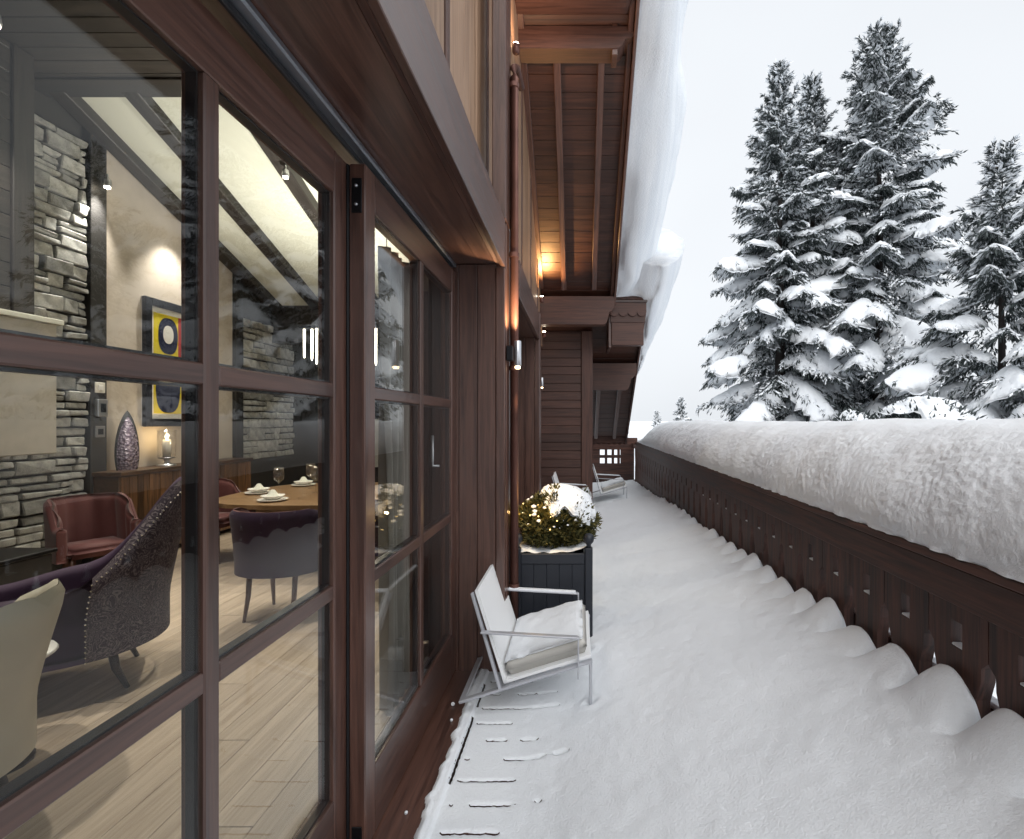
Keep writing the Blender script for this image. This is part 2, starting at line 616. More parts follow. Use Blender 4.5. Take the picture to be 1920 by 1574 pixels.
def worley(x, y, seed=0):
    x = np.asarray(x, float); y = np.asarray(y, float)
    x0, y0 = np.floor(x), np.floor(y)
    best = np.full(x.shape, 9.0)
    z_ = np.zeros_like(x0)
    for i in (-1, 0, 1):
        for j in (-1, 0, 1):
            a = x0 + i + _h(x0 + i, y0 + j, z_, seed); b = y0 + j + _h(x0 + i, y0 + j, z_ + 1, seed)
            best = np.minimum(best, (x - a) ** 2 + (y - b) ** 2)
    return np.sqrt(best)
def sstep(a, b, x):
    t_ = np.clip((np.asarray(x, float) - a) / (b - a), 0, 1)
    return t_ * t_ * (3 - 2 * t_)
def grid_faces(n, m, close=False):
    i, j = np.meshgrid(np.arange(n - 1), np.arange(m if close else m - 1), indexing='ij')
    j2 = (j + 1) % m
    return np.stack([i * m + j, i * m + j2, (i + 1) * m + j2, (i + 1) * m + j], -1).reshape(-1, 4)

# ------------------------------------------------------------------ ground and balcony slab
gx = np.concatenate([np.linspace(-200, -10, 12), np.linspace(-8, 60, 60), np.linspace(66, 400, 16)])
gy = np.concatenate([np.linspace(-200, -6, 12), np.linspace(-4, 70, 60), np.linspace(78, 500, 18)])
GX, GY = np.meshgrid(gx, gy, indexing='ij')
GZ = -3.2 + 0.35 * fbm(GX / 9, GY / 9, seed=3) - 0.35 * sstep(-2, 3, -GX) + 0.01 * np.maximum(0, GY - 30)
g = mesh_obj('snowy_ground', np.stack([GX, GY, GZ], -1).reshape(-1, 3), grid_faces(len(gx), len(gy)), M_SNOWT, smooth=True)
tag(g, 'deep snow covering the ground below the balcony', kind='structure')
s = box('balcony_floor', (-0.75, 1.62), (-3.5, 14.0), (-0.32, -0.055), M_CONC)
tag(s, 'balcony floor with timber decking beneath the snow', kind='structure')
DECK_Y0, PITCH = 0.99, 0.1455
for k in range(26):
    y = DECK_Y0 + k * PITCH
    box('plank', (-0.575, 1.40), (y + 0.005, y + PITCH - 0.005), (-0.025, 0.012), M_RAIL['X'], s, 0.002)

# ------------------------------------------------------------------ chalet: doors, lintels, walls
CH = root('chalet', (-0.7, 3.0, 0), 'dark timber chalet with glazed sliding doors along the snowy balcony', 'chalet')
XD, XF = -0.80, -0.479          # outer face of the door leaf, outer face of the fascia
def lintel(y0, y1):
    l = box('lintel', (-0.66, XF - 0.031), (y0, y1), (2.69, 2.955), M_WOOD['Y'], CH)
    box('fascia_board', (XF - 0.030, XF), (y0, y1), (2.655, 2.96), M_WOOD['Y'], l, 0.003)
    box('drip_groove_strip', (XF - 0.06, XF - 0.034), (y0, y1), (2.668, 2.689), M_RAIL['Y'], l, 0.002)
    box('soffit_board', (-1.0, XF - 0.062), (y0, y1), (2.672, 2.6885), M_WOOD['Y'], l, 0.002)
    box('inner_header', (-1.06, -0.665), (y0, y1), (2.69, 3.1), M_BLACKW, l)
    return l
lt = lintel(-3.2, 3.298)
box('door_track', (-0.853, -0.793), (-3.2, 3.29), (2.645, 2.671), M_ALU, lt, 0.006)
box('door_track', (-0.838, -0.826), (-3.2, 3.29), (2.625, 2.644), M_BLACK, lt, 0.002)
lt2 = lintel(4.12, 6.198)
def jamb(y0, y1, ztop=2.66):
    for k, (xa, xb) in enumerate(((-0.90, -0.782), (-0.780, -0.662), (-0.660, -0.542))):
        box('jamb_board', (xa, xb), (y0, y1), (0.0, 2.67), M_WOOD['Z'], CH, 0.003)
    box('jamb_trim', (-0.540, XF - 0.002), (y0 - 0.004, y1), (0.0, 2.652), M_WOOD['Z'], CH, 0.005)
jamb(3.30, 3.36)
jamb(6.20, 6.26)
box('pier_post', (-0.565, XF + 0.004), (3.302, 3.55), (2.97, 7.0), M_WOOD['Z'], CH, 0.006)
box('pier_post', (-0.66, XF), (3.362, 3.55), (0.0, 2.965), M_WOOD['Z'], CH, 0.006)
box('pier_panel', (-0.90, XF - 0.02), (3.553, 4.118), (0.0, 3.1), M_WOOD['Z'], CH, 0.006)
box('pier_post', (-0.9, XF), (6.264, 6.46), (0.0, 3.0), M_WOOD['Z'], CH, 0.006)
box('recessed_wall', (-0.92, -0.70), (6.463, 9.36), (0.0, 3.4), M_WOOD['Y'], CH)
# upper wall: wide vertical panels between dark battens
uw = box('upper_wall', (-0.80, -0.665), (-3.2, 9.3), (2.98, 7.3), M_RAIL['Y'], CH)
y = 0.35
k = 0
while y < 9.1:
    wdt = 0.335
    if k % 4 == 3:
        box('batten', (-0.664, -0.640), (y + 0.012, y + 0.075), (2.985, 7.2), M_WOOD['Z'], uw, 0.004)
        y += 0.09
    else:
        box('plank', (-0.664, -0.650), (y + 0.003, y + wdt - 0.003), (2.985, 7.2), M_PANEL['Z'], uw, 0.003)
        y += wdt
    k += 1
# sliding leaves
ZB, ZT, BAR = 0.30, 2.465, 0.05
ROWS = [(0.30, 1.015), (1.065, 1.735), (1.785, 2.465)]
def leaf(name, x, y0, y1, label=None, handle=False):
    D = root(name, (x, (y0 + y1) / 2, 0.0))
    D.parent = CH
    D.location = Vector((x, (y0 + y1) / 2, 0.0)) - wl(CH)
    if label: D['label'] = label
    xi = x - 0.062
    st = 0.094
    ym = (y0 + y1) / 2
    box('stile', (xi, x), (y0, y0 + st), (0.03, 2.618), M_WOOD['Z'], D, 0.005)
    box('stile', (xi, x), (y1 - st, y1), (0.03, 2.618), M_WOOD['Z'], D, 0.005)
    box('top_rail', (xi + .001, x - .001), (y0 + st, y1 - st), (ZT, 2.618), M_WOOD['Y'], D, 0.003)
    box('bottom_rail', (xi + .001, x - .001), (y0 + st, y1 - st), (0.03, ZB), M_WOOD['Y'], D, 0.003)
    box('glazing_bar', (xi + .002, x - .002), (ym - BAR / 2, ym + BAR / 2), (ZB, ZT), M_WOOD['Z'], D, 0.004)
    ys = [(y0 + st, ym - BAR / 2), (ym + BAR / 2, y1 - st)]
    for (za, zb) in ((1.015, 1.065), (1.735, 1.785)):
        for (ya, yb) in ys:
            box('glazing_bar', (xi + .003, x - .003), (ya, yb), (za, zb), M_WOOD['Y'], D, 0.004)
    for (ya, yb) in ys:
        for (za, zb) in ROWS:
            p = box('pane', (x - 0.016, x - 0.010), (ya + .001, yb - .001), (za + .001, zb - .001), M_GLASS, D, 0)
            xa, xb, e = x - 0.042, x - 0.0175, 0.007
            # one black spacer frame round each pane
            bm = bmesh.new()
            for (Y_, Z_) in (((ya + .0015, ya + e), (za + .0015, zb - .0015)), ((yb - e, yb - .0015), (za + .0015, zb - .0015)),
                             ((ya + e, yb - e), (za + .0015, za + e)), ((ya + e, yb - e), (zb - e, zb - .0015))):
                q = bmesh.ops.create_cube(bm, size=1.0)['verts']
                bmesh.ops.scale(bm, vec=(xb - xa, Y_[1] - Y_[0], Z_[1] - Z_[0]), verts=q)
                bmesh.ops.translate(bm, vec=(0, (Y_[0] + Y_[1]) / 2 - (ya + yb) / 2, (Z_[0] + Z_[1]) / 2 - (za + zb) / 2), verts=q)
            bm_obj('glazing_spacer', bm, M_BLACK, D, ((xa + xb) / 2, (ya + yb) / 2, (za + zb) / 2))
    if handle:
        box('interlock_strip', (x - 0.14, xi - 0.002), (y0 + 0.002, y0 + 0.05), (0.03, 2.618), M_BLACK, D, 0.004)
        yh = y1 - st - 0.03
        tube('lever_handle', [(xi - .01, yh, 1.37), (xi - .05, yh, 1.37), (xi - .052, yh, 1.40), (xi - .052, yh, 1.56)], 0.008, M_STEEL, D)
        box('lock_plate', (x - 0.05, x - 0.012), (y0 - 0.006, y0 - 0.0005), (2.43, 2.56), M_IRON, D, 0.004)
        box('lock_plate', (x - 0.05, x - 0.012), (y0 - 0.006, y0 - 0.0005), (0.035, 0.13), M_IRON, D, 0.004)
        for zz in (2.46, 2.53, 0.07):
            lathe('bolt', [(0.006, 0), (0.006, .006), (0.003, .008)], M_STEEL, D, (x - .031, y0 - .006, zz), 8).rotation_euler = (rad(90), 0, 0)
    return D
leaf('sliding_door', XD, 1.90, 3.295, 'outer sliding door leaf with curtains behind its glass', True)
leaf('sliding_door', XD - 0.068, 0.512, 1.896, 'inner sliding door leaf in front of the dining room')
leaf('sliding_door', XD, -0.96, 0.50)
leaf('sliding_door', XD - 0.068, -2.4, -0.98)
leaf('sliding_door', XD, 4.125, 5.16)
leaf('sliding_door', XD, 5.17, 6.195)
box('threshold', (-0.93, -0.592), (-3.2, 3.36), (-0.05, 0.022), M_WOOD['Y'], CH, 0.004)
box('threshold', (-0.93, -0.592), (3.4, 6.4), (-0.05, 0.022), M_WOOD['Y'], CH, 0.004)
# copper downpipe on the pier
dp = tube('downpipe', [(-0.445, 3.50, 0.06), (-0.445, 3.50, 4.02), (-0.445, 3.52, 4.10), (-0.445, 3.62, 4.17), (-0.445, 3.9, 4.22)], 0.029, M_COPPER, CH, 14)
for zz in (0.5, 2.0, 2.78, 3.95):
    lathe('pipe_clip', [(0.034, 0), (0.034, 0.03)], M_COPPER, dp, (-0.445, 3.50, zz), 14, False)
# end wall with horizontal boards and corner post
ew = box('end_wall', (-0.78, 0.05), (9.33, 9.45), (0.0, 3.3), M_RAIL['X'], CH)
zz = 0.02
while zz < 3.25:
    hgt = 0.155
    box('plank', (-0.78, 0.045), (9.305, 9.329), (zz + 0.003, min(zz + hgt, 3.29) - 0.003), M_BOARD['X'], ew, 0.004)
    zz += hgt
box('corner_post', (0.05, 0.255), (9.27, 9.47), (0.0, 3.3), M_BOARD['Z'], ew, 0.008)

# ------------------------------------------------------------------ roof
TAN = 0.678
ANG = math.atan(TAN)
def zr(y):
    return CAM_Z + 8.0 - TAN * y
RF = root('roof', (0, 6, zr(6)))
RF.parent = CH
RF.location = Vector((0, 6, zr(6))) - wl(CH)
def slope_box(name, X, ya, yb, n0, n1, mat, parent, bev=0.004):
    """board lying in the roof slope from ya to yb; n0..n1 measured square to the soffit (negative = below)"""
    L = (yb - ya) / math.cos(ANG)
    o = link(name, box_mesh(X[1] - X[0], L, n1 - n0, mat, bev), parent, (0, 0, 0))
    ym = (ya + yb) / 2
    nm = (n0 + n1) / 2
    pos = Vector(((X[0] + X[1]) / 2, ym + nm * math.sin(ANG), zr(ym) + nm * math.cos(ANG)))
    o.location = pos - wl(parent)
    o.rotation_euler = (-ANG, 0, 0)
    WL[o.name] = pos
    return o
VX1, VX2, YSTEP, YEND = 0.60, 1.15, 8.72, 12.45
deck = slope_box('roof_boarding', (-0.9, VX1), 2.0, YSTEP, 0.031, 0.12, M_RAIL['Y'], RF)
deck2 = slope_box('roof_boarding', (-0.9, VX2), YSTEP + 0.005, YEND, 0.031, 0.12, M_RAIL['Y'], RF)
dy = 0.19 * math.cos(ANG)
y = 3.2
while y + dy < YSTEP:
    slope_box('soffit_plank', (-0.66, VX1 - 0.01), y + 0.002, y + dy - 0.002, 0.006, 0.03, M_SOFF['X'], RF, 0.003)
    y += dy
y = YSTEP + 0.01
while y + dy < YEND:
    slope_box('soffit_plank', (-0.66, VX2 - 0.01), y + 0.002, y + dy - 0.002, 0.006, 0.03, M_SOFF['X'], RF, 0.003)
    y += dy
for xr in (-0.245, 0.255):
    slope_box('rafter', (xr - 0.04, xr + 0.04), 5.72, 8.47, -0.11, 0.005, M_WOOD['Y'], RF, 0.006)
slope_box('rafter', (-0.655, -0.585), 3.2, 8.47, -0.07, 0.005, M_WOOD['Y'], RF, 0.006)
for xr in (0.42, 0.86):
    slope_box('rafter', (xr - 0.04, xr + 0.04), 10.15, 12.3, -0.11, 0.005, M_WOOD['Y'], RF, 0.006)
slope_box('verge_board', (VX1 - 0.008, VX1 + 0.03), 2.0, YSTEP - 0.02, -0.16, 0.14, M_WOOD['Y'], RF, 0.006)
slope_box('verge_board', (VX1 - 0.07, VX1 - 0.012), 2.0, YSTEP - 0.1, -0.10, 0.004, M_RAIL['Y'], RF, 0.006)
slope_box('verge_board', (VX2 - 0.008, VX2 + 0.03), YSTEP + 0.2, YEND + 0.05, -0.10, 0.14, M_RAIL['Y'], RF, 0.006)
def purlin(y0, y1, z0, z1, x0, x1, xe):
    """beam square to the wall, its outer end carved to an ogee"""
    h = z1 - z0
    poly = [(x0, z0), (x1, z0)]
    n = 8
    for i in range(1, n + 1):
        a = i / n
        poly.append((x1 + (xe - x1) * (a ** 0.6) * 0.55, z0 + h * 0.42 * a * a))
    poly.append((x1 + (xe - x1) * 0.62, z0 + h * 0.46))
    for i in range(1, n + 1):
        a = i / n * math.pi / 2
        poly.append((x1 + (xe - x1) * (0.62 + 0.38 * math.sin(a)), z0 + h * (0.46 + 0.34 * (1 - math.cos(a)))))
    poly += [(xe, z1), (x0, z1)]
    return prism('purlin', poly, 'Y', y0, y1, M_BOARD['X'], RF)
purlin(5.45, 5.68, 5.66, 5.90, -0.66, 0.36, 0.62)
purlin(5.12, 5.33, 5.93, 6.16, -0.66, 0.45, 0.66)
purlin(8.48, 8.69, 3.27, 3.74, -0.80, 0.40, 0.60)
purlin(9.90, 10.12, 2.26, 2.78, 0.10, 0.90, 1.13)
box('purlin_post', (0.36, 0.42), (5.46, 5.67), (5.60, 5.94), M_WOOD['Z'], RF)
# boxed eave end with a scalloped valance
eb = box('eave_box', (0.57, 1.13), (8.80, 8.98), (2.97, 3.50), M_BOARD['X'], RF, 0.008)
box('box_cheek', (0.52, 0.568), (8.82, 9.6), (2.93, 3.52), M_WOOD['Y'], RF, 0.006)
def scallop(x0, x1, z0, z1, yb, th, n, depth, parent, mat):
    poly = [(x0, z1), (x0, z0)]
    wd = (x1 - x0) / n
    for i in range(n):
        c = x0 + wd * (i + 0.5)
        for j in range(1, 9):
            a = math.pi * j / 8
            poly.append((c - wd / 2 * math.cos(a), z0 - depth * math.sin(a)))
    poly.append((x1, z1))
    return prism('scalloped_valance', poly, 'Y', yb, yb + th, mat, parent)
scallop(0.535, 1.17, 3.54, 3.70, 8.755, 0.04, 4, 0.075, RF, M_BOARD['X'])
box('valance_board', (0.55, 1.155), (8.785, 8.80), (3.36, 3.66), M_BOARD['X'], RF, 0.004)
box('eave_cap', (0.52, 1.19), (8.74, 9.0), (3.705, 3.745), M_WOOD['X'], RF, 0.006)
scallop(0.30, 1.45, 1.13, 1.24, 12.5, 0.04, 9, 0.06, RF, M_RAIL['X'])
box('eave_board', (0.2, 1.2), (12.40, 12.46), (1.12, 1.32), M_RAIL['X'], RF)
lathe('gutter_end', [(0.05, 0), (0.065, 0.02), (0.065, 0.16), (0.05, 0.18)], M_COPPER, RF, (1.16, 12.42, 1.33), 10)

# ------------------------------------------------------------------ roof snow
def roof_snow(name, xe, ya, yb, prof, bulge, label, seed, n_along=150, in_x=-0.9):
    ys = np.linspace(ya, yb, n_along)
    # profile resampled smoothly
    pr = np.array(prof, float)
    d = np.concatenate([[0], np.cumsum(np.hypot(*np.diff(pr, axis=0).T))])
    tt = np.linspace(0, d[-1], 64)
    px = np.interp(tt, d, pr[:, 0]); pn = np.interp(tt, d, pr[:, 1])
    ker = np.ones(7) / 7
    sx = np.convolve(np.pad(px, 3, 'edge'), ker, 'valid'); sn = np.convolve(np.pad(pn, 3, 'edge'), ker, 'valid')
    V = []
    for y in ys:
        a = (y - ya) / (yb - ya)
        b = bulge(y)
        X = xe + sx * b
        X = np.where(sx < 0, xe + sx, X)
        N = sn * (0.35 + 0.65 * min(1, b))
        end = np.clip((yb - y) / 0.35, 0, 1) ** 0.5
        N = np.where(N > 0, N * end, N * end)
        X = np.where(sx > 0, xe + (X - xe) * (0.25 + 0.75 * end), X)
        wob = 0.085 * fbm(np.full_like(tt, y * 1.1), tt * 2.2, seed=seed) + 0.030 * vnoise(np.full_like(tt, y * 0.45), tt * 11, seed=seed + 5)
        low = sx > -0.02
        X = X + np.where(low, wob, 0.0)
        N = N + np.where(low & (tt > 0.15), wob * 0.5, wob * 0.8)
        V.append(np.stack([X, y + N * math.sin(ANG), zr(y) + 0.125 + N * math.cos(ANG)], -1))
    V = np.array(V)
    f = grid_faces(len(ys), 64)
    caps = []
    o = mesh_obj(name, V.reshape(-1, 3) - np.array([xe, ya, zr(ya)]), [tuple(q) for q in f] + [tuple(range(63, -1, -1)), tuple(range((len(ys) - 1) * 64, len(ys) * 64))],
                 M_SNOWR, None, (xe, ya, zr(ya)), True)
    return tag(o, label, 'snow', kind='stuff')
prof1 = [(-1.4, 0.0), (-0.02, 0.0), (0.02, -0.10), (0.10, -0.17), (0.24, -0.13), (0.40, 0.02), (0.52, 0.25), (0.58, 0.5), (0.50, 0.8), (0.25, 0.97), (-0.3, 1.02), (-1.4, 1.02), (-1.4, 0.02)]
roof_snow('roof_snow', VX1 + 0.02, 3.2, 8.80, prof1, lambda y: 1.30 + 0.14 * math.sin(y * 1.9 + 0.4), 'thick layered snow slab curling over the upper roof edge', 11)
roof_snow('roof_snow', VX2 + 0.0, 8.2, 10.6, prof1, lambda y: 1.05 * (1 - 0.85 * sstep(8.9, 10.4, y)), 'bulging snow cornice on the lower roof edge above the carved eave box', 23, 90)

# ------------------------------------------------------------------ balustrade
XB = 1.46
BAL = root('balustrade', (1.45, 6, 0), 'dark carved timber balustrade with pierced boards along the balcony', 'balustrade')
box('handrail', (1.415, 1.455), (-3.0, 13.3), (0.955, 1.10), M_RAIL['Y'], BAL, 0.006)
box('handrail_cap', (1.40, 1.66), (-3.0, 13.3), (1.101, 1.14), M_RAIL['Y'], BAL, 0.006)
box('handrail', (1.536, 1.59), (-3.0, 13.3), (0.98, 1.10), M_RAIL['Y'], BAL, 0.006)
box('middle_rail', (1.536, 1.59), (-3.0, 13.3), (0.50, 0.575), M_RAIL['Y'], BAL, 0.004)
box('bottom_rail', (1.43, 1.56), (-3.0, 13.3), (0.03, 0.12), M_RAIL['Y'], BAL, 0.004)
BP = 0.307
def baluster_mesh():
    hw, e = BP / 2 - 0.002, 0.0
    half = [(hw, 0.13), (hw, 0.34), (hw - 0.03, 0.37), (hw - 0.012, 0.45), (hw - 0.055, 0.52), (hw - 0.055, 0.62), (hw - 0.032, 0.70), (hw - 0.030, 0.75), (hw, 0.78), (hw, 1.09)]
    poly = half + [(-a, b) for a, b in half[::-1]]
    hole = [(-0.030, 0.775), (0.030, 0.775), (0.030, 0.875), (-0.030, 0.875)]
    o = prism('baluster_board', poly, 'X', -0.02, 0.034, M_RAIL['Z'], BAL, (XB + 0.02, 1.959, 0), holes=[hole])
    return o
b0 = baluster_mesh()
for k in range(-8, 37):
    if k == 0: continue
    o = link('baluster_board', b0.data, BAL, (XB + 0.02, 1.959 + BP * k, 0))
# small snow sills left in the pierced holes
for k in range(-2, 14):
    box('snow_sill', (XB + 0.002, XB + 0.04), (1.959 + BP * k - 0.029, 1.959 + BP * k + 0.029), (0.7755, 0.785), M_SNOW, BAL, 0.004)
box('ledge_snow', (1.537, 1.589), (1.0, 9.0), (0.5755, 0.60), M_SNOW, BAL, 0.01)
# far end of the balcony
FE = root('end_railing', (0.8, 13.35, 0), 'short dark railing with square openings closing the far balcony end', 'railing')
box('top_rail', (0.1, 1.46), (13.3, 13.38), (0.90, 1.08), M_RAIL['X'], FE)
box('middle_rail', (0.1, 1.46), (13.31, 13.37), (0.68, 0.76), M_RAIL['X'], FE)
box('lower_panel', (0.1, 1.46), (13.32, 13.36), (0.02, 0.54), M_RAIL['X'], FE)
for (xa, xb) in ((0.1, 0.56), (1.10, 1.46)):
    box('side_panel', (xa, xb), (13.315, 13.365), (0.541, 0.899), M_RAIL['X'], FE)
for x in (0.72, 0.90, 1.05):
    box('upright', (x - 0.035, x + 0.035), (13.316, 13.364), (0.541, 0.899), M_RAIL['Z'], FE)

# handrail snow cap
ncy = np.concatenate([np.linspace(-3, 0.9, 60), np.arange(0.92, 4.2, 0.011), np.arange(4.2, 13.0, 0.028)])
prof = np.array([(1.405, 1.142), (1.395, 1.19), (1.42, 1.27), (1.475, 1.36), (1.555, 1.45), (1.66, 1.54), (1.80, 1.615), (1.98, 1.662), (2.16, 1.64), (2.27, 1.52), (2.26, 1.34), (2.10, 1.20), (1.67, 1.141)])
d = np.concatenate([[0], np.cumsum(np.hypot(*np.diff(prof, axis=0).T))])
NP = 110
tt = np.concatenate([np.linspace(0, 1.0, 88), np.linspace(1.02, d[-1], NP - 88)])
px = np.interp(tt, d, prof[:, 0]); pz = np.interp(tt, d, prof[:, 1])
ker = np.ones(9) / 9
px = np.convolve(np.pad(px, 4, 'edge'), ker, 'valid'); pz = np.convolve(np.pad(pz, 4, 'edge'), ker, 'valid')
YY, TT = np.meshgrid(ncy, tt, indexing='ij')
PX = np.repeat(px[None], len(ncy), 0); PZ = np.repeat(pz[None], len(ncy), 0)
hfac = (1 - 0.80 * sstep(10.9, 12.4, ncy) + 0.02 * np.sin(ncy * 0.9))[:, None]
hfac = hfac + 0.012 * fbm(ncy * 1.3, ncy * 0, seed=9)[:, None]
PZ = 1.142 + (PZ - 1.142) * hfac
PX = 1.52 + (PX - 1.52) * (1 - 0.3 * sstep(10.9, 12.4, ncy))[:, None]
tx = np.gradient(px); tz = np.gradient(pz)
ln = np.hypot(tx, tz); nx, nz = -tz / ln, tx / ln
nz = np.where(nz == 0, 0, nz)
# fluffy clumps on the inner face, calmer on top
YW = YY + 0.02 * vnoise(YY * 15, TT * 15, seed=81); TW = TT + 0.02 * vnoise(YY * 15, TT * 15, seed=82)
cl = 1.05 * (0.55 - worley(YW * 42, TW * 44, 31)) + 0.6 * (0.5 - worley(YW * 78, TW * 80, 33)) + 0.45 * vnoise(YY * 9, TT * 8, seed=35) + 0.3 + 0.18 * vnoise(YY * 95, TT * 80, seed=36)
amp = 0.0085 * (0.85 + 0.4 * vnoise(YY * 3.1, TT * 4, seed=38)) * (1 - 0.8 * sstep(0.40, 0.78, TT)) * sstep(0.0, 0.05, TT)
disp = amp * (cl - 0.3) + 0.012 * fbm(YY * 3, TT * 3, seed=37) * sstep(0.0, 0.1, TT)
PX = PX + nx[None] * disp; PZ = PZ + np.abs(nz)[None] * disp * np.sign(nz)[None]
PX[:, 0] += 0.012 * fbm(ncy * 14, ncy * 0, seed=41); PZ[:, 0] = 1.141
V = np.stack([PX, YY, PZ], -1).reshape(-1, 3)
f = grid_faces(len(ncy), NP)
faces = [tuple(q) for q in f] + [tuple(range(NP - 1, -1, -1)), tuple(range((len(ncy) - 1) * NP, len(ncy) * NP))]
o = mesh_obj('handrail_snow', V - np.array([1.6, 6, 1.14]), faces, M_SNOW, None, (1.6, 6, 1.14), True)
tag(o, 'deep fluffy snow cap piled on top of the balustrade handrail', 'snow', kind='stuff')

# ------------------------------------------------------------------ snow on the balcony floor
def slot_ys():
    return np.array([DECK_Y0 + k * PITCH for k in range(27)])
SY = slot_ys()
reg = np.arange(0.9, 4.6, 0.0125)
reg = reg[np.min(np.abs(reg[:, None] - SY[None]), 1) > 0.010]
fy = np.sort(np.concatenate([reg] + [SY + e_ for e_ in (-0.0075, -0.0045, -0.0015, 0.0015, 0.0045, 0.0075)]))
cy = np.concatenate([np.linspace(-3, 0.88, 70), fy[(fy > 0.9) & (fy < 4.6)], np.arange(4.62, 13.3, 0.03)])
cx = np.concatenate([np.sort(np.concatenate([np.arange(-0.70, -0.596, 0.0085), [-0.592, -0.5885, -0.5865, -0.5795, -0.5775, -0.574], np.arange(-0.568, -0.30, 0.0085)])), np.arange(-0.30, 1.1, 0.016), np.arange(1.1, 1.4585, 0.0095), [1.459]])
CX, CY = np.meshgrid(cx, cy, indexing='ij')
hr = np.interp(CY, [-3, 1.6, 2.2, 3.0, 3.8, 6.4, 9.0, 11, 13.3], [0.60, 0.60, 0.575, 0.545, 0.515, 0.40, 0.30, 0.225, 0.12])
u = np.clip((CX + 0.10) / 1.55, 0, 1)
base = 0.0185 + 0.016 * sstep(-0.582, -0.594, CX) + 0.012 * sstep(-0.35, -0.05, CX) + (hr - 0.05) * (0.25 * u + 0.75 * u ** 1.3)
deep = 0.05 * sstep(-0.30, 0.25, CX) * sstep(9.8, 8.0, CY)
phase = (CY - 1.959) / BP
hump = np.abs(np.cos(math.pi * phase)) ** 0.5
humpw = sstep(1.25, 1.44, CX)
ha = np.interp(CY, [-3, 1.9, 3, 5, 8, 13], [0.17, 0.17, 0.145, 0.11, 0.075, 0.03])
jit = 1 + 0.35 * vnoise(np.floor(phase + 0.5) * 7.3, CX * 0, seed=4)
H = base + deep + humpw * ha * (hump * jit - 0.66)
H = H + 0.007 * fbm(CX * 9, CY * 9, seed=57, o=3) * sstep(0.9, 1.3, CX)
H = H - 0.08 * sstep(1.425, 1.459, CX) * (1 - 0.3 * hump)          # rounded lip where it meets the boards
H = H + 0.010 * fbm(CX * 2.3, CY * 2.3, seed=51) * sstep(-0.45, 0.0, CX)
H = H + 0.0022 * fbm(CX * 28, CY * 19, seed=53, o=3) * sstep(-0.55, -0.1, CX)
# thin, torn snow by the doors: slots between the deck boards show through
dslot = np.min(np.abs(CY[..., None] - SY[None, None]), -1) if False else np.abs(((CY - DECK_Y0 + PITCH / 2) % PITCH) - PITCH / 2)
dslot = np.where((CY > DECK_Y0 - 0.05) & (CY < SY[-1] + 0.05), dslot, 1.0)
slot_noise = vnoise(CX * 12, np.round((CY - DECK_Y0) / PITCH) * 5.1, seed=61)
reach = np.interp(CY, [1.2, 1.9, 2.3, 2.7, 3.2, 4.5], [-0.52, -0.40, -0.28, -0.12, -0.10, -0.3])
openm = (slot_noise > -0.28 + 1.1 * sstep(-0.10, 0.12, CX - reach)) & (CX > -0.548) & (CX < 0.05)
dip = np.where(openm, 1 - sstep(0.0017, 0.012, dslot), 0.0)
H = H * (1 - dip) + 0.010 * dip
# crack between sill and decking
dcr = np.abs(CX + 0.583)
crn = vnoise(CY * 7, CX * 0, seed=63)
opencr = (crn > np.interp(CY, [1.2, 2.05, 2.3, 3.1, 3.3], [2, 0.6, -0.7, -0.6, 2]))
dipc = np.where(opencr, 1 - sstep(0.0037, 0.014, dcr), 0.0)
H = H * (1 - dipc) + 0.008 * dipc
# torn edge on the door sill
edge = -0.655 + 0.022 * fbm(CY * 4.5, CY * 0, seed=65) + 0.012 * vnoise(CY * 21, CY * 0, seed=66) + 0.03 * sstep(2.3, 1.6, CY)
H = np.where(CX < edge + 0.03, 0.018 + (H + 0.012 - 0.018) * np.clip((CX - edge) / 0.03, 0, 1) ** 0.5, H)
inside = CX >= edge - 0.006
hole = (dip > 0.93) | (dipc > 0.93)
vis = inside & ~hole
# footprint hollow where the chair's front legs stand
for (lx, ly) in ((0.065, 2.80), (0.065, 3.45)):
    rr = np.hypot(CX - lx, CY - ly)
    H += 0.012 * np.exp(-((rr - 0.05) / 0.03) ** 2) - 0.012 * np.exp(-(rr / 0.03) ** 2)
shelter = sstep(0.22, -0.15, CX) * sstep(2.6, 2.95, CY) * sstep(3.7, 3.4, CY)
H = H - 0.6 * np.maximum(H - 0.035, 0) * shelter
jn = (dip + dipc > 0.3)
CX2 = CX + np.where(jn, 0.003 * vnoise(CX * 140, CY * 140, seed=91), 0)
CY2 = CY + np.where(jn, 0.0045 * vnoise(CX * 75, CY * 40, seed=92), 0)
V = np.stack([CX2, CY2, H], -1).reshape(-1, 3)
F = grid_faces(len(cx), len(cy))[:, ::-1]
F = F[vis.reshape(-1)[F].all(1)]
o = mesh_obj('balcony_snow', V, np.ascontiguousarray(F), M_SNOW, None, (0, 0, 0), True)
tag(o, 'smooth drifted snow covering the balcony floor up to the balustrade', 'snow', kind='stuff')
def snow_z(x, y):
    i = int(np.argmin(np.abs(cx - x))); j = int(np.argmin(np.abs(cy - y)))
    return float(H[i, j])
# a few crumbs of snow on the sill
for (x, y, r) in ((-0.715, 2.10, 0.008), (-0.72, 2.9, 0.012), (-0.69, 2.75, 0.009)):
    bm = bmesh.new()
    bmesh.ops.create_icosphere(bm, subdivisions=1, radius=r)
    c = bm_obj('snow_crumb', bm, M_SNOW, None, (x, y, 0.022 + r * 0.7))
    tag(c, 'tiny crumbs of snow lying on the dark door sill', 'snow', kind='stuff')

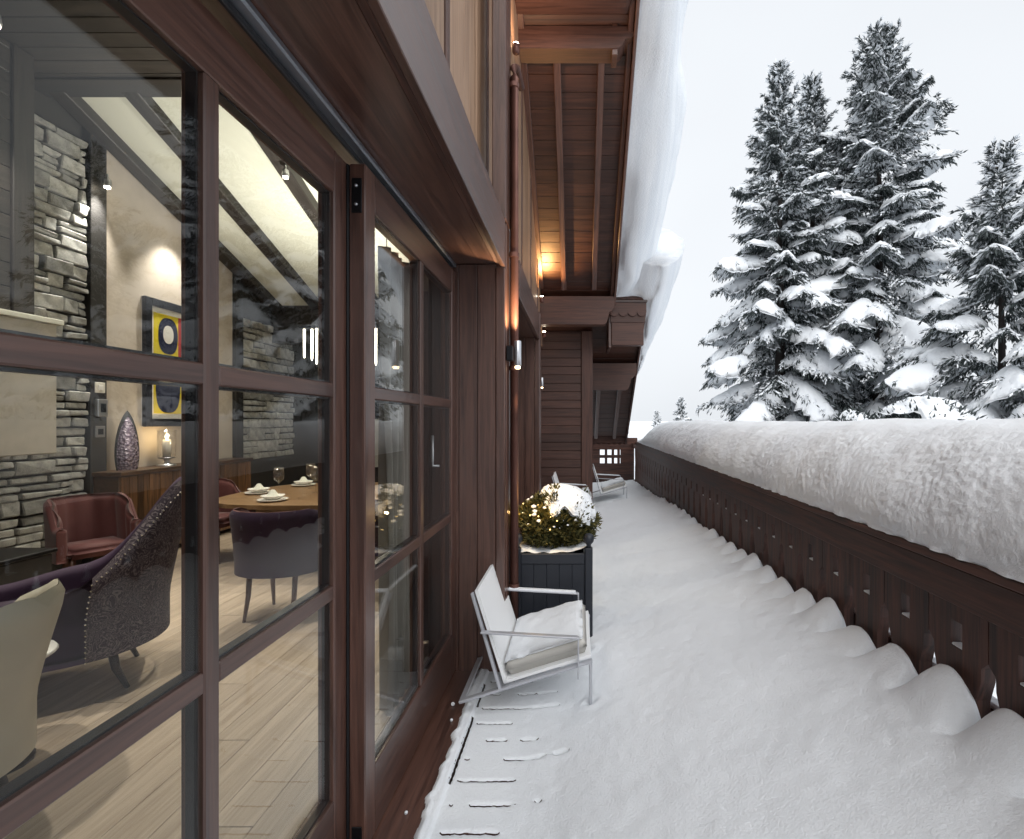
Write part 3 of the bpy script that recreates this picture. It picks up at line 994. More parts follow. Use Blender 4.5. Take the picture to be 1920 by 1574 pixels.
# ------------------------------------------------------------------ outdoor lounge chair
def lounge_chair(label, sunk=0.03):
    R_ = root('lounge_chair', (0, 0, 0), label, 'chair', 'white lounge chairs on the balcony')
    W = 0.65
    pj = Vector((-0.413, 0, 0.176)); pf = Vector((0.068, 0, 0.324)); pt = Vector((-0.575, 0, 0.69))
    for ys in (0.0, W):
        o_ = Vector((0, ys, 0))
        rear = Vector((-0.66, 0, 0.028 + 0.0))
        bar('sled_rail', rear + o_ + Vector((0, 0, 0.05)), Vector((0.075, 0, 0.305)) + o_, 0.034, 0.016, M_CHAIRF, R_)
        bar('front_leg', Vector((0.066, 0, 0.0)) + o_, Vector((0.066, 0, 0.30)) + o_, 0.030, 0.018, M_CHAIRF, R_)
        sgn = -1 if ys == 0 else 1
        a0 = Vector((-0.535, sgn * 0.03, 0.475)) + o_; a1 = Vector((-0.005, sgn * 0.03, 0.445)) + o_
        bar('arm_rest', a0, a1, 0.034, 0.010, M_CHAIRF, R_)
        bar('arm_post', Vector((-0.002, sgn * 0.03, 0.22)) + o_, a1 + Vector((0.003, 0, 0.004)), 0.026, 0.009, M_CHAIRF, R_)
        bar('back_upright', pj + o_ + Vector((-0.02, 0, -0.03)), pt + o_ + Vector((-0.014, 0, -0.01)), 0.030, 0.016, M_CHAIRF, R_)
    bar('cross_bar', Vector((-0.66, W / 2, 0.078)), Vector((-0.625, W / 2, 0.09)), W, 0.014, M_CHAIRF, R_)
    # sling: seat and back in one bent white sheet
    def sheet(name, a, b, t_, mat, y0, y1):
        dv = (b - a).normalized()
        nv = Vector((-dv.z, 0, dv.x))
        if nv.z < 0: nv = -nv
        poly = [(p.x, p.z) for p in (a, b, b + nv * t_, a + nv * t_)]
        return prism(name, poly, 'Y', y0, y1, mat, R_)
    sheet('seat_sling', pj, pf, 0.016, M_SLING, 0.0, W)
    sheet('back_sling', pj + Vector((-0.0, 0, 0.0)), pt, 0.018, M_SLING, 0.0, W)
    # cushion: rounded slab following the seat slope
    dv = (pf - pj).normalized(); nv = Vector((-dv.z, 0, dv.x))
    L = (pf - pj).length - 0.02
    def cushion(name, mat, off, th, puff, inset, nz, seed):
        nu, nw = 22, 22
        V, Fc = [], []
        for side in (0, 1):
            for i in range(nu):
                for j in range(nw):
                    a, b = i / (nu - 1), j / (nw - 1)
                    ex = min(a, 1 - a) * L; ey = min(b, 1 - b) * W
                    e = min(ex, ey)
                    rnd = min(1, e / 0.035)
                    prof_ = math.sqrt(max(0, 1 - (1 - rnd) ** 2))
                    if side == 0: hgt = off + th * 0.5 - th * 0.5 * prof_
                    else: hgt = off + th * 0.5 + th * 0.5 * prof_ + puff * (math.sin(math.pi * a) * math.sin(math.pi * b)) ** 0.5
                    hgt += nz * float(vnoise(np.array(a * 9.0), np.array(b * 9.0), seed=seed)) * (side)
                    p = pj + dv * (0.018 + inset + a * (L - 2 * inset)) + nv * hgt
                    V.append((p.x, inset + 0.01 + b * (W - 0.02 - 2 * inset), p.z))
        q = grid_faces(nu, nw)
        f_ = [tuple(r_[::-1]) for r_ in q] + [tuple(r_ + nu * nw) for r_ in q]
        per = [i * nw for i in range(nu)] + [(nu - 1) * nw + j for j in range(1, nw)] + [i * nw + nw - 1 for i in range(nu - 2, -1, -1)] + [j for j in range(nw - 2, 0, -1)]
        for i in range(len(per)):
            a, b = per[i], per[(i + 1) % len(per)]
            f_.append((a, b, b + nu * nw, a + nu * nw))
        return mesh_obj(name, V, f_, mat, R_, (0, 0, 0), True)
    cushion('seat_cushion', M_CUSH, 0.016, 0.085, 0.012, 0.004, 0, 1)
    cushion('snow_layer', M_SNOW, 0.088, 0.034, 0.018, 0.012, 0.008, 3)
    # thin snow on arms
    bar('snow_layer', Vector((-0.50, W + 0.03, 0.482)), Vector((-0.02, W + 0.03, 0.456)), 0.030, 0.012, M_SNOW, R_)
    return R_
lc = lounge_chair('white metal lounge chair with snowy cushion in front of the black planter')
lc.location = (0, 2.80, 0.022)
lc2 = copy_tree(lc, None, (0.15, 8.35, 0.06))
lc2['label'] = 'white lounge chair half hidden behind the snowy planter by the end wall'
lc3 = copy_tree(lc, None, (0.86, 9.75, 0.08))
lc3['label'] = 'farthest white lounge chair beyond the corner post under the low roof'

# ------------------------------------------------------------------ planter and shrub
PX0, PX1, PY0, PY1, PZ1 = -0.470, 0.100, 3.62, 4.19, 0.72
PL = root('planter', ((PX0 + PX1) / 2, (PY0 + PY1) / 2, 0.03), 'black square wooden planter with ball finials beside the doors', 'planter')
for (x, y) in ((PX0, PY0), (PX1 - 0.055, PY0), (PX0, PY1 - 0.055), (PX1 - 0.055, PY1 - 0.055)):
    po = box('corner_post', (x, x + 0.055), (y, y + 0.055), (0.03, 0.74), M_PLANTER, PL, 0.005)
    lathe('ball_finial', [(0.0, 0.0), (0.020, 0.0), (0.016, 0.016), (0.020, 0.024), (0.034, 0.04), (0.0395, 0.062), (0.034, 0.086), (0.02, 0.098), (0.004, 0.102)], M_PLANTER, po, (x + 0.0275, y + 0.0275, 0.741), 16)
def pside(fix, horizontal):
    n = 5
    a0 = (PX0 if horizontal else PY0) + 0.056
    a1 = (PX1 if horizontal else PY1) - 0.056
    for (z0, z1) in ((0.08, 0.15), (0.625, 0.70)):
        if horizontal: box('frame_rail', (a0, a1), (fix, fix + 0.035), (z0, z1), M_PLANTER, PL, 0.004)
        else: box('frame_rail', (fix, fix + 0.035), (a0, a1), (z0, z1), M_PLANTER, PL, 0.004)
    wd = (a1 - a0) / n
    for k in range(n):
        b0_, b1_ = a0 + k * wd + 0.0006, a0 + (k + 1) * wd - 0.0006
        if horizontal: box('board', (b0_, b1_), (fix + 0.012, fix + 0.030), (0.152, 0.623), M_PLANTER, PL, 0.002)
        else: box('board', (fix + 0.010, fix + 0.028), (b0_, b1_), (0.152, 0.623), M_PLANTER, PL, 0.002)
pside(PY0 + 0.008, True); pside(PY1 - 0.043, True); pside(PX0 + 0.008, False); pside(PX1 - 0.043, False)
# snow inside the rim
u_ = np.linspace(PX0 + 0.03, PX1 - 0.03, 30); v_ = np.linspace(PY0 + 0.012, PY1 - 0.02, 30)
UU, VV = np.meshgrid(u_, v_, indexing='ij')
ZZ = 0.715 + 0.015 * fbm(UU * 8, VV * 8, seed=71) + 0.06 * sstep(0.0, 0.10, UU) * sstep(PY0 + 0.25, PY0, VV)
o = mesh_obj('snow_layer', np.stack([UU, VV, ZZ], -1).reshape(-1, 3) - np.array(wl(PL)), grid_faces(30, 30)[:, ::-1].copy(), M_SNOW, PL, wl(PL), True)

SH = root('shrub', (-0.19, 3.92, 0.72), 'round evergreen shrub capped with snow in the black planter', 'shrub')
rg = np.random.default_rng(5)
def leaf_quads(P, D, Lg, Wd, rg):
    n = len(P)
    R1 = rg.normal(size=(n, 3))
    side = np.cross(D, R1); side /= np.linalg.norm(side, axis=1, keepdims=True) + 1e-9
    a = P; b = P + D * (Lg * 0.5)[:, None] + side * (Wd * 0.5)[:, None]
    c = P + D * Lg[:, None]; d_ = P + D * (Lg * 0.5)[:, None] - side * (Wd * 0.5)[:, None]
    V = np.stack([a, b, c, d_], 1).reshape(-1, 3)
    return V, np.arange(4 * n).reshape(n, 4)
n = 15000
dirs = rg.normal(size=(n, 3)); dirs /= np.linalg.norm(dirs, axis=1, keepdims=True)
rr = rg.uniform(0.55, 1.0, n) ** 0.6
lump = 1 + 0.34 * fbm(dirs[:, 0] * 3.2, dirs[:, 1] * 3.2, dirs[:, 2] * 3.2, seed=73)
P = dirs * (rr * lump)[:, None] * np.array([0.275, 0.27, 0.215]) + np.array([0, 0, 0.165])
P = P[P[:, 2] > -0.02]
n = len(P)
dd = P - np.array([0, 0, 0.02]); dd /= np.linalg.norm(dd, axis=1, keepdims=True)
dd = dd + rg.normal(size=(n, 3)) * 0.45; dd /= np.linalg.norm(dd, axis=1, keepdims=True)
V, F = leaf_quads(P, dd, rg.uniform(0.03, 0.055, n), rg.uniform(0.010, 0.017, n), rg)
mesh_obj('foliage', V, F, M_BOX, SH, wl(SH))
for k in range(5):
    a = k * 1.3
    tube('stem', [wl(SH) + Vector((0, 0, -0.05)), wl(SH) + Vector((0.06 * math.cos(a), 0.06 * math.sin(a), 0.1)), wl(SH) + Vector((0.16 * math.cos(a), 0.16 * math.sin(a), 0.26))], 0.008, M_BARK, SH, 6)
# snow cap leaning to the open side
th = np.linspace(0, 1, 40); ph = np.linspace(0, 2 * math.pi, 97)[:-1]
TH, PHH = np.meshgrid(th, ph, indexing='ij')
lim = 0.86 + 0.58 * np.cos(PHH + 0.35) + 0.20 * vnoise(np.cos(PHH) * 3, np.sin(PHH) * 3, seed=75) + 0.16 * vnoise(np.cos(PHH) * 7, np.sin(PHH) * 7, seed=76)
lim = np.clip(lim, 0.25, 1.75)
al = TH * lim
tk = 1.04 + 0.15 * (1 - TH ** 3) + 0.04 * fbm(np.cos(PHH) * TH * 5, np.sin(PHH) * TH * 5, seed=77)
X = 0.275 * np.sin(al) * np.cos(PHH) * tk + 0.03
Y = 0.27 * np.sin(al) * np.sin(PHH) * tk
Z = 0.165 + 0.235 * np.cos(al) * tk
Vt = np.stack([X, Y, Z], -1).reshape(-1, 3)
inn = np.stack([X * 0.9 + 0.003, Y * 0.9, (Z - 0.165) * 0.86 + 0.165], -1).reshape(-1, 3)
nT, nP = TH.shape
f1 = grid_faces(nT, nP, True)
f2 = f1[:, ::-1] + nT * nP
lo = (nT - 1) * nP + np.arange(nP); lo2 = (nT - 1) * nP + (np.arange(nP) + 1) % nP
f3 = np.stack([lo, lo2, lo2 + nT * nP, lo + nT * nP], -1)
mesh_obj('snow_cap', np.concatenate([Vt, inn]), np.concatenate([f1[:, ::-1], f2[:, ::-1], f3]), M_SNOW, SH, wl(SH), True)
# little snow tufts among the leaves
V, F = [], []
bm = bmesh.new()
for k in range(95):
    d_ = Vector(rg.normal(size=3)).normalized()
    if d_.z < -0.1 or (d_.x > 0.5 and d_.z > 0.2): continue
    p = Vector((d_.x * 0.28, d_.y * 0.275, 0.165 + d_.z * 0.22))
    q = bmesh.ops.create_icosphere(bm, subdivisions=1, radius=rg.uniform(0.007, 0.020))['verts']
    bmesh.ops.scale(bm, vec=(1.2, 1.2, 0.75), verts=q)
    bmesh.ops.translate(bm, vec=p, verts=q)
tf = bm_obj('snow_tufts', bm, M_SNOW, SH, wl(SH), True)
tf['kind'] = 'stuff'
# string of tiny warm bulbs on the house side of the shrub
bm = bmesh.new()
for k in range(10):
    a, e_ = rg.uniform(2.0, 5.0), rg.uniform(-0.1, 1.1)
    p = Vector((0.275 * math.cos(e_) * math.cos(a), 0.27 * math.cos(e_) * math.sin(a), 0.165 + 0.22 * math.sin(e_))) * rg.uniform(0.96, 1.08)
    q = bmesh.ops.create_icosphere(bm, subdivisions=1, radius=0.0055)['verts']
    bmesh.ops.translate(bm, vec=p, verts=q)
fl = bm_obj('fairy_lights', bm, emit('fairy_light_bulb', (1.0, 0.66, 0.22), 3), SH, wl(SH), True)
fl['kind'] = 'stuff'
for (a, e_) in ((2.8, 0.5), (3.7, 0.35), (4.5, 0.45)):
    light('fairy_light_glow', 'POINT', wl(SH) + Vector((0.34 * math.cos(a), 0.33 * math.sin(a), 0.17 + 0.25 * math.sin(e_))), 0.55, (1.0, 0.62, 0.22), SH, 0.008)

# ------------------------------------------------------------------ wall lamps
def sconce(x, y, z, label, power, aim):
    R_ = root('wall_lamp', (x, y, z), label, 'wall lamp', 'steel wall lamps on the chalet facade')
    box('bracket', (x - 0.06, x - 0.02), (y - 0.03, y + 0.03), (z - 0.05, z + 0.05), M_IRON, R_)
    lathe('cylinder_shade', [(0.020, -0.085), (0.024, -0.08), (0.024, 0.08), (0.020, 0.085)], M_STEEL, R_, (x + 0.012, y, z), 16)
    lathe('bulb', [(0.012, -0.102), (0.018, -0.097), (0.018, -0.086)], M_SCONCE, R_, (x + 0.012, y, z), 12)
    light('lamp_down', 'SPOT', (x + 0.012, y, z - 0.145), power, WARM, R_, 0.02, aim, 40, 0.9)
    light('lamp_up', 'SPOT', (x + 0.012, y, z + 0.13), power * 0.9, WARM, R_, 0.02, (x + 0.06, y, z + 1.5), 130, 0.9)
    return R_
sconce(-0.418, 3.375, 2.10, 'steel cylinder wall lamp glowing beside the copper downpipe', 40, (-0.26, 3.86, 0.9))
sconce(-0.645, 8.75, 2.32, 'small white wall lamp at the corner of the boarded end wall', 5, (-0.55, 8.75, 0.5))
for (x, y, z, lab) in ((-0.60, 4.85, 5.22, 'warm spotlight high on the wall below the first roof beam'), (-0.59, 8.10, 3.60, 'warm uplight under the roof lighting the soffit boards'), (-0.60, 8.80, 3.16, 'warm lamp under the carved roof beam')):
    R_ = root('eave_spotlight', (x, y, z), lab, 'spotlight', 'eave spotlights')
    lathe('housing', [(0.03, -0.05), (0.035, -0.04), (0.035, 0.03), (0.03, 0.035)], M_COPPER, R_, (x, y, z), 12)
    lathe('bulb', [(0.024, 0.036), (0.026, 0.045), (0.01, 0.055)], M_BULB, R_, (x, y, z), 12)
    if y < 6: light('lamp_up', 'SPOT', (x + 0.05, y, z + 0.07), 26, (1.0, 0.60, 0.34), R_, 0.03, (x + 0.45, y + 0.25, z + 0.6), 165, 0.8)
    elif y < 8.5: light('lamp_up', 'SPOT', (x + 0.02, y, z + 0.07), 90, (1.0, 0.56, 0.20), R_, 0.02, (x + 0.25, y - 0.35, z + 1.0), 120, 0.9)
    else: light('lamp_up', 'SPOT', (x + 0.02, y, z + 0.07), 5, (1.0, 0.56, 0.20), R_, 0.02, (x + 0.3, y, z + 1.0), 140, 0.9)

# ------------------------------------------------------------------ dining room shell
XW = -5.5
ifl = box('dining_room_floor', (XW - 0.1, -0.94), (-2.6, 12.0), (-0.2, -0.02), M_MORTAR)
tag(ifl, 'pale oak plank floor of the dining room', kind='structure')
yo = 0
x = -0.945
kk = 0
while x - 0.19 > XW:
    y = -0.6 - (kk * 0.77) % 2.1
    while y < 11.5:
        L = 2.1
        y1 = min(y + L, 11.6)
        box('plank', (x - 0.188, x), (y + 0.002, y1 - 0.002), (-0.0195, 0.0), M_FLOOR['Y'], ifl, 0.0015)
        y = y1 + 0.001
    x -= 0.19
    kk += 1
wl_side = box('dining_room_wall', (XW - 0.2, XW - 0.05), (-2.6, 12.0), (-0.2, 7.6), M_MORTAR)
tag(wl_side, 'far side wall of the dining room', kind='structure')
box('fabric_panel', (XW - 0.049, XW), (5.86, 8.05), (0, 5.4), M_WALLF, wl_side, 0.002)
box('dark_post', (XW - 0.049, XW + 0.05), (5.66, 5.855), (0, 5.3), M_BLACKW, wl_side, 0.005)
box('dark_post', (XW - 0.049, XW + 0.05), (8.06, 8.24), (0, 4.2), M_BLACKW, wl_side, 0.005)
rg = np.random.default_rng(12)
def stones(y0, y1, z0, z1, parent, hmin, hmax, wmin, wmax, skip=None):
    z = z0
    cnt = 0
    while z < z1 - 0.04:
        h = min(rg.uniform(hmin, hmax), z1 - z)
        y = y0
        while y < y1 - 0.02:
            wd = min(rg.uniform(wmin, wmax), y1 - y)
            if y1 - (y + wd) < wmin * 0.5: wd = y1 - y
            if not (skip and skip(y + wd / 2, z + h / 2)):
                split = [(z, h)] if (h < hmax * 0.75 or rg.random() < 0.55) else [(z, h * 0.52), (z + h * 0.52, h * 0.48)]
                for (za, hh) in split:
                    bm = bmesh.new()
                    bmesh.ops.create_cube(bm, size=1.0)
                    th_ = rg.uniform(0.05, 0.10)
                    bmesh.ops.scale(bm, vec=(th_, wd - 0.012, hh - 0.012), verts=bm.verts)
                    for v in bm.verts:
                        v.co.y += rg.uniform(-0.02, 0.014) * (1 if v.co.y > 0 else -1)
                        v.co.z += rg.uniform(-0.016, 0.007) * (1 if v.co.z > 0 else -1)
                        v.co.x += rg.uniform(-0.012, 0.012)
                    bmesh.ops.bevel(bm, geom=list(bm.edges), offset=0.010, segments=1, affect='EDGES')
                    bm_obj('stone', bm, M_STONE, parent, (XW - 0.05 + th_ / 2, y + wd / 2, za + hh / 2))
                    cnt += 1
            y += wd
        z += h
    return cnt
stones(4.62, 5.655, 0.25, 4.75, wl_side, 0.075, 0.165, 0.13, 0.40, lambda y, z: (y < 4.95 and z > 2.5) or (y < 4.80 and 1.36 < z))
stones(8.25, 9.75, 1.0, 3.35, wl_side, 0.10, 0.22, 0.16, 0.44)
e = box('dining_room_wall', (XW - 0.2, -0.95), (11.6, 11.75), (-0.2, 5), M_BLACKW)
tag(e, 'dark end wall of the dining room', kind='structure')
box('cabinet_panel', (-5.2, -4.5), (11.54, 11.598), (0.6, 1.7), M_PLASTER, e)
e = box('dining_room_wall', (XW - 0.2, -0.95), (-2.75, -2.61), (-0.2, 7.6), M_WALLF)
tag(e, 'near end wall of the dining room', kind='structure')
# sloping white ceiling with dark rafters, dark boarded ceiling nearer
TI = 0.379
def zi(y): return CAM_Z + 5.5 - TI * y
AI = math.atan(TI)
ce = root('dining_room_ceiling', (-3, 6, zi(6)), 'sloping pale ceiling with dark rafters', kind='structure')
def islope(name, X, ya, yb, n0, n1, mat, parent):
    L = (yb - ya) / math.cos(AI)
    ym = (ya + yb) / 2; nm = (n0 + n1) / 2
    pos = Vector(((X[0] + X[1]) / 2, ym + nm * math.sin(AI), zi(ym) + nm * math.cos(AI)))
    o = link(name, box_mesh(X[1] - X[0], L, n1 - n0, mat, 0.006), parent, pos)
    o.rotation_euler = (-AI, 0, 0)
    return o
islope('ceiling_panel', (XW - 0.1, -0.82), 4.95, 9.15, 0.0, 0.1, M_CEIL, ce)
for xr in (-5.38, -4.63, -3.58, -2.5, -1.45):
    islope('rafter', (xr - 0.085, xr + 0.085), 4.98, 9.05, -0.13, -0.001, M_DARKW['Y'], ce)
tb = box('tie_beam', (XW, -0.95), (9.06, 9.3), (3.05, 3.72), M_DARKW['X'], ce)
dc = root('boarded_ceiling', (-3, 3, 5.0), 'dark boarded ceiling nearer the doors', kind='structure')
y = -2.6
while y < 4.93:
    box('board', (XW, -0.95), (y + 0.002, y + 0.168), (5.0, 5.03), M_DARKW['X'], dc, 0.004)
    y += 0.17
box('ceiling_backing', (XW - 0.1, -0.8), (-2.7, 5.3), (5.035, 5.3), M_BLACKW, dc)
box('ceiling_end_board', (XW, -0.95), (4.94, 4.975), (4.98, 5.5), M_DARKW['X'], dc)
hw_ = box('header_wall', (-0.95, -0.81), (-2.7, 11.7), (3.105, 5.6), M_PLASTER)
tag(hw_, 'inner wall above the sliding doors', kind='structure')
box('inner_pier', (-1.0, -0.91), (3.37, 4.1), (0, 3.1), M_BLACKW, hw_)
hw2 = box('dining_room_wall', (-0.95, -0.93), (6.3, 11.7), (-0.1, 3.1), M_PLASTER)
tag(hw2, 'inner wall beyond the second pair of doors', kind='structure')

# fireplace group at the left edge
FP = root('fireplace', (-5.2, 4.0, 0), 'plastered fireplace hood with dark timber casing against the stone wall', 'fireplace')
box('hood', (XW, -5.0), (3.2, 4.86), (1.34, 2.57), M_PLASTER, FP, 0.01)
box('mantel_shelf', (XW, -4.97), (3.15, 4.90), (2.571, 2.62), M_CEIL, FP, 0.006)
zz = 2.625
while zz < 4.95:
    box('casing_board', (XW, -5.02), (3.2, 4.48), (zz + 0.002, min(zz + 0.21, 4.99) - 0.002), M_DARKW['Y'], FP, 0.005)
    zz += 0.21
box('casing_post', (XW, -5.0), (4.482, 4.66), (2.623, 4.99), M_DARKW['Z'], FP, 0.006)
HB = box('hearth_bench', (-5.3, -4.2), (2.9, 4.05), (0.0, 0.60), M_BLACKW, FP, 0.01)
box('hearth_slab', (-5.32, -4.18), (2.88, 4.07), (0.601, 0.635), M_IRON, FP, 0.006)

# ------------------------------------------------------------------ furniture inside
def shell_chair(name, loc, rotz, label, cat, group, ax, ay, zlow, hfun, lean, th, m_in, m_out, m_leg, seat_h, leg_h, channels=0, nails=False, front=-0.40, leg_r=0.024, size=1.0):
    """upholstered chair that faces -x: a wrapped back shell, a seat cushion and four tapered legs"""
    R_ = root(name, (0, 0, 0), label, cat, group)
    nu, nv = 61, 16
    path = []
    for i in range(nu):
        u = i / (nu - 1)
        # arms run straight, the back is half an ellipse
        if u < 0.25: path.append((front + (0.0 - front) * u / 0.25, -ay))
        elif u > 0.75: path.append((front + (0.0 - front) * (1 - u) / 0.25, ay))
        else:
            a = -math.pi / 2 + math.pi * (u - 0.25) / 0.5
            path.append((ax * math.cos(a) ** 0.8 if math.cos(a) > 0 else 0, ay * math.sin(a)))
    def surf(off, ripple):
        V = []
        for i in range(nu):
            x0, y0 = path[i]
            xa, ya = path[max(i - 1, 0)]; xb, yb = path[min(i + 1, nu - 1)]
            tx, ty = xb - xa, yb - ya
            l_ = math.hypot(tx, ty) or 1
            nx_, ny_ = ty / l_, -tx / l_
            u = i / (nu - 1)
            ht = hfun(u)
            rp = (0.028 * abs(math.sin(math.pi * channels * u)) if channels else 0) * ripple
            for j in range(nv):
                v = j / (nv - 1)
                z = zlow + (ht - zlow) * v
                lz = lean * max(0, z - seat_h) ** 1.15 * (0.25 + 0.75 * math.sin(math.pi * min(1, max(0, u))))
                rnd = th * 0.5 * (1 - math.sqrt(max(0, 1 - max(0, (v - 0.86) / 0.14) ** 2)))
                o_ = off + (rp if off < 0.02 else 0)
                o_ = o_ - rnd if off > 0.02 else o_ + rnd - rp * 2
                V.append((x0 + nx_ * o_ + lz, y0 + ny_ * o_, z))
        return V
    inner, outer = surf(0.0, 1), surf(th, 0)
    q = grid_faces(nu, nv)
    edge = []
    for i in range(nu - 1):
        a, b = i * nv + nv - 1, (i + 1) * nv + nv - 1
        edge.append((a, b, b + nu * nv, a + nu * nv))
        a, b = i * nv, (i + 1) * nv
        edge.append((b, a, a + nu * nv, b + nu * nv))
    for j in range(nv - 1):
        for i in (0, nu - 1):
            a = i * nv + j
            edge.append((a, a + 1, a + 1 + nu * nv, a + nu * nv))
    mesh_obj('back_shell', inner + outer, [tuple(r_) for r_ in q] + edge, m_in, R_, (0, 0, 0), True)
    out2 = surf(th + 0.003, 0)
    mesh_obj('outer_back', out2, [tuple(r_[::-1]) for i_, r_ in enumerate(q) if not nails or 17 <= i_ // (nv - 1) < nu - 18], m_out, R_, (0, 0, 0), True)
    if nails:
        bm = bmesh.new()
        pts = [out2[i * nv + nv - 2] for i in range(17, nu - 17)] + [out2[17 * nv + j] for j in range(nv - 1)] + [out2[(nu - 18) * nv + j] for j in range(nv - 1)]
        dense = []
        for i in range(len(pts) - 1):
            a, b = Vector(pts[i]), Vector(pts[i + 1])
            if (a - b).length < 0.2:
                m_ = max(1, int((a - b).length / 0.022))
                dense += [a.lerp(b, t_ / m_) for t_ in range(m_)]
        for p in dense:
            qv = bmesh.ops.create_icosphere(bm, subdivisions=1, radius=0.006)['verts']
            bmesh.ops.translate(bm, vec=p, verts=qv)
        nl = bm_obj('nail_trim', bm, M_NAIL, R_)
        nl['kind'] = 'stuff'
    # seat
    bm = bmesh.new()
    bmesh.ops.create_cube(bm, size=1.0)
    bmesh.ops.scale(bm, vec=(ax * 0.9 - front + 0.02, 2 * ay - 0.02, seat_h - zlow), verts=bm.verts)
    bmesh.ops.bevel(bm, geom=list(bm.edges), offset=0.045, segments=4, affect='EDGES')
    bm_obj('seat_cushion', bm, m_in, R_, ((ax * 0.9 + front) / 2 - 0.03, 0, (seat_h + zlow) / 2 + 0.01), True)
    for (lx, ly, kx) in ((front + 0.05, -ay + 0.06, -0.02), (front + 0.05, ay - 0.06, -0.02), (ax * 0.55, -ay + 0.10, 0.07), (ax * 0.55, ay - 0.10, 0.07)):
        tube('leg', [(lx, ly, zlow + 0.02), (lx + kx * 0.3, ly, leg_h * 0.5), (lx + kx, ly, 0.0)], [leg_r, leg_r * 0.8, leg_r * 0.5], m_leg, R_, 8)
    R_.location = loc
    R_.rotation_euler = (0, 0, rotz)
    R_.scale = (size, size, size)
    return R_

def h_wing(u):
    b = math.sin(math.pi * u)
    return 0.52 + 0.07 * sstep(0.0, 0.25, min(u, 1 - u)) + 0.53 * float(sstep(0.24, 0.43, min(u, 1 - u)))
shell_chair('wingback_armchair', (-3.18, 3.18, 0), rad(36), 'plum velvet wingback armchair with patterned outer back and studded edge', 'armchair', None,
            0.34, 0.33, 0.24, h_wing, 0.20, 0.085, M_PURPLE, M_DAMASK, M_LEGD, 0.44, 0.24, 0, True, size=1.12)
def h_din(u):
    return 0.70 + 0.23 * float(sstep(0.08, 0.30, min(u, 1 - u)))
shell_chair('dining_chair', (-4.58, 4.78, 0), rad(150), 'burgundy channel back dining chair in front of the stone wall', 'chair', 'dining chairs',
            0.26, 0.25, 0.40, h_din, 0.22, 0.055, M_RED, M_RED, M_LEG, 0.50, 0.40, 9, False, -0.22)
shell_chair('dining_chair', (-2.52, 4.35, 0), rad(-95), 'plum upholstered dining chair with its back to the sliding doors', 'chair', 'dining chairs',
            0.28, 0.30, 0.40, h_din, 0.18, 0.055, M_RED, M_PURPLE, M_LEG, 0.50, 0.40, 9, False, -0.22)
shell_chair('dining_chair', (-1.75, 5.0, 0), rad(-110), 'plum dining chair at the table behind the curtained door leaf', 'chair', 'dining chairs',
            0.28, 0.30, 0.40, h_din, 0.18, 0.055, M_RED, M_PURPLE, M_LEG, 0.50, 0.40, 9, False, -0.22)
shell_chair('dining_chair', (-4.35, 6.1, 0), rad(180), 'burgundy dining chair at the left end of the dining table', 'chair', 'dining chairs',
            0.28, 0.30, 0.40, h_din, 0.18, 0.055, M_RED, M_PURPLE, M_LEG, 0.50, 0.40, 9, False, -0.22)
def h_cream(u):
    return 0.60 + 0.33 * float(sstep(0.10, 0.34, min(u, 1 - u))) + 0.012 * abs(math.sin(u * 40))
shell_chair('cream_armchair', (-2.72, 2.0, 0), rad(-4), 'cream leather armchair cut by the left picture edge', 'armchair', None,
            0.30, 0.32, 0.20, h_cream, 0.38, 0.07, M_CREAM, M_CREAM, M_LEGD, 0.42, 0.20, 0, False)
stt = root('side_table', (-2.78, 2.42, 0), 'small round side table between the two armchairs', 'side table')
lathe('table_top', [(0.0, 0.50), (0.20, 0.50), (0.21, 0.51), (0.20, 0.525), (0.0, 0.525)], M_WHITE, stt, (-2.78, 2.42, 0), 28)
lathe('column', [(0.13, 0.0), (0.13, 0.02), (0.02, 0.04), (0.02, 0.499)], M_LEGD, stt, (-2.78, 2.42, 0), 14)

# dining table with rounded ends
DT = root('dining_table', (-2.9, 6.3, 0), 'long walnut dining table with rounded end set for dinner', 'dining table')
def oval(cx_, cy_, rx, ry, e_, n=48):
    pts = []
    for i in range(n):
        a = 2 * math.pi * i / n
        c_, s_ = math.cos(a), math.sin(a)
        pts.append((cx_ + rx * math.copysign(abs(c_) ** e_, c_), cy_ + ry * math.copysign(abs(s_) ** e_, s_)))
    return pts
prism('table_top', oval(0, 0, 1.25, 1.0, 0.62), 'Z', 0.73, 0.775, M_TABLE['X'], DT, (-2.9, 6.25, 0))
box('apron', (-3.7, -2.1), (5.8, 6.7), (0.60, 0.728), M_TABLE['X'], DT)
for (x, y) in ((-3.6, 5.85), (-2.2, 5.85), (-3.6, 6.65), (-2.2, 6.65)):
    box('leg', (x - 0.05, x + 0.05), (y - 0.05, y + 0.05), (0.0, 0.599), M_TABLE['Z'], DT)
def place_setting(x, y, lab):
    R_ = root('plate_stack', (x, y, 0.776), lab, 'plates', 'place settings on the dining table')
    lathe('dinner_plate', [(0.0, 0.0), (0.09, 0.0), (0.15, 0.018), (0.148, 0.024), (0.09, 0.008), (0.0, 0.008)], M_WHITE, R_, (x, y, 0.776), 24)
    lathe('soup_bowl', [(0.0, 0.024), (0.07, 0.024), (0.12, 0.06), (0.117, 0.064), (0.06, 0.036), (0.0, 0.036)], M_WHITE, R_, (x, y, 0.776), 24)
    bm = bmesh.new(); bmesh.ops.create_cone(bm, segments=8, radius1=0.07, radius2=0.02, depth=0.07, cap_ends=True)
    bm_obj('napkin', bm, M_CEIL, R_, (x, y, 0.776 + 0.085))
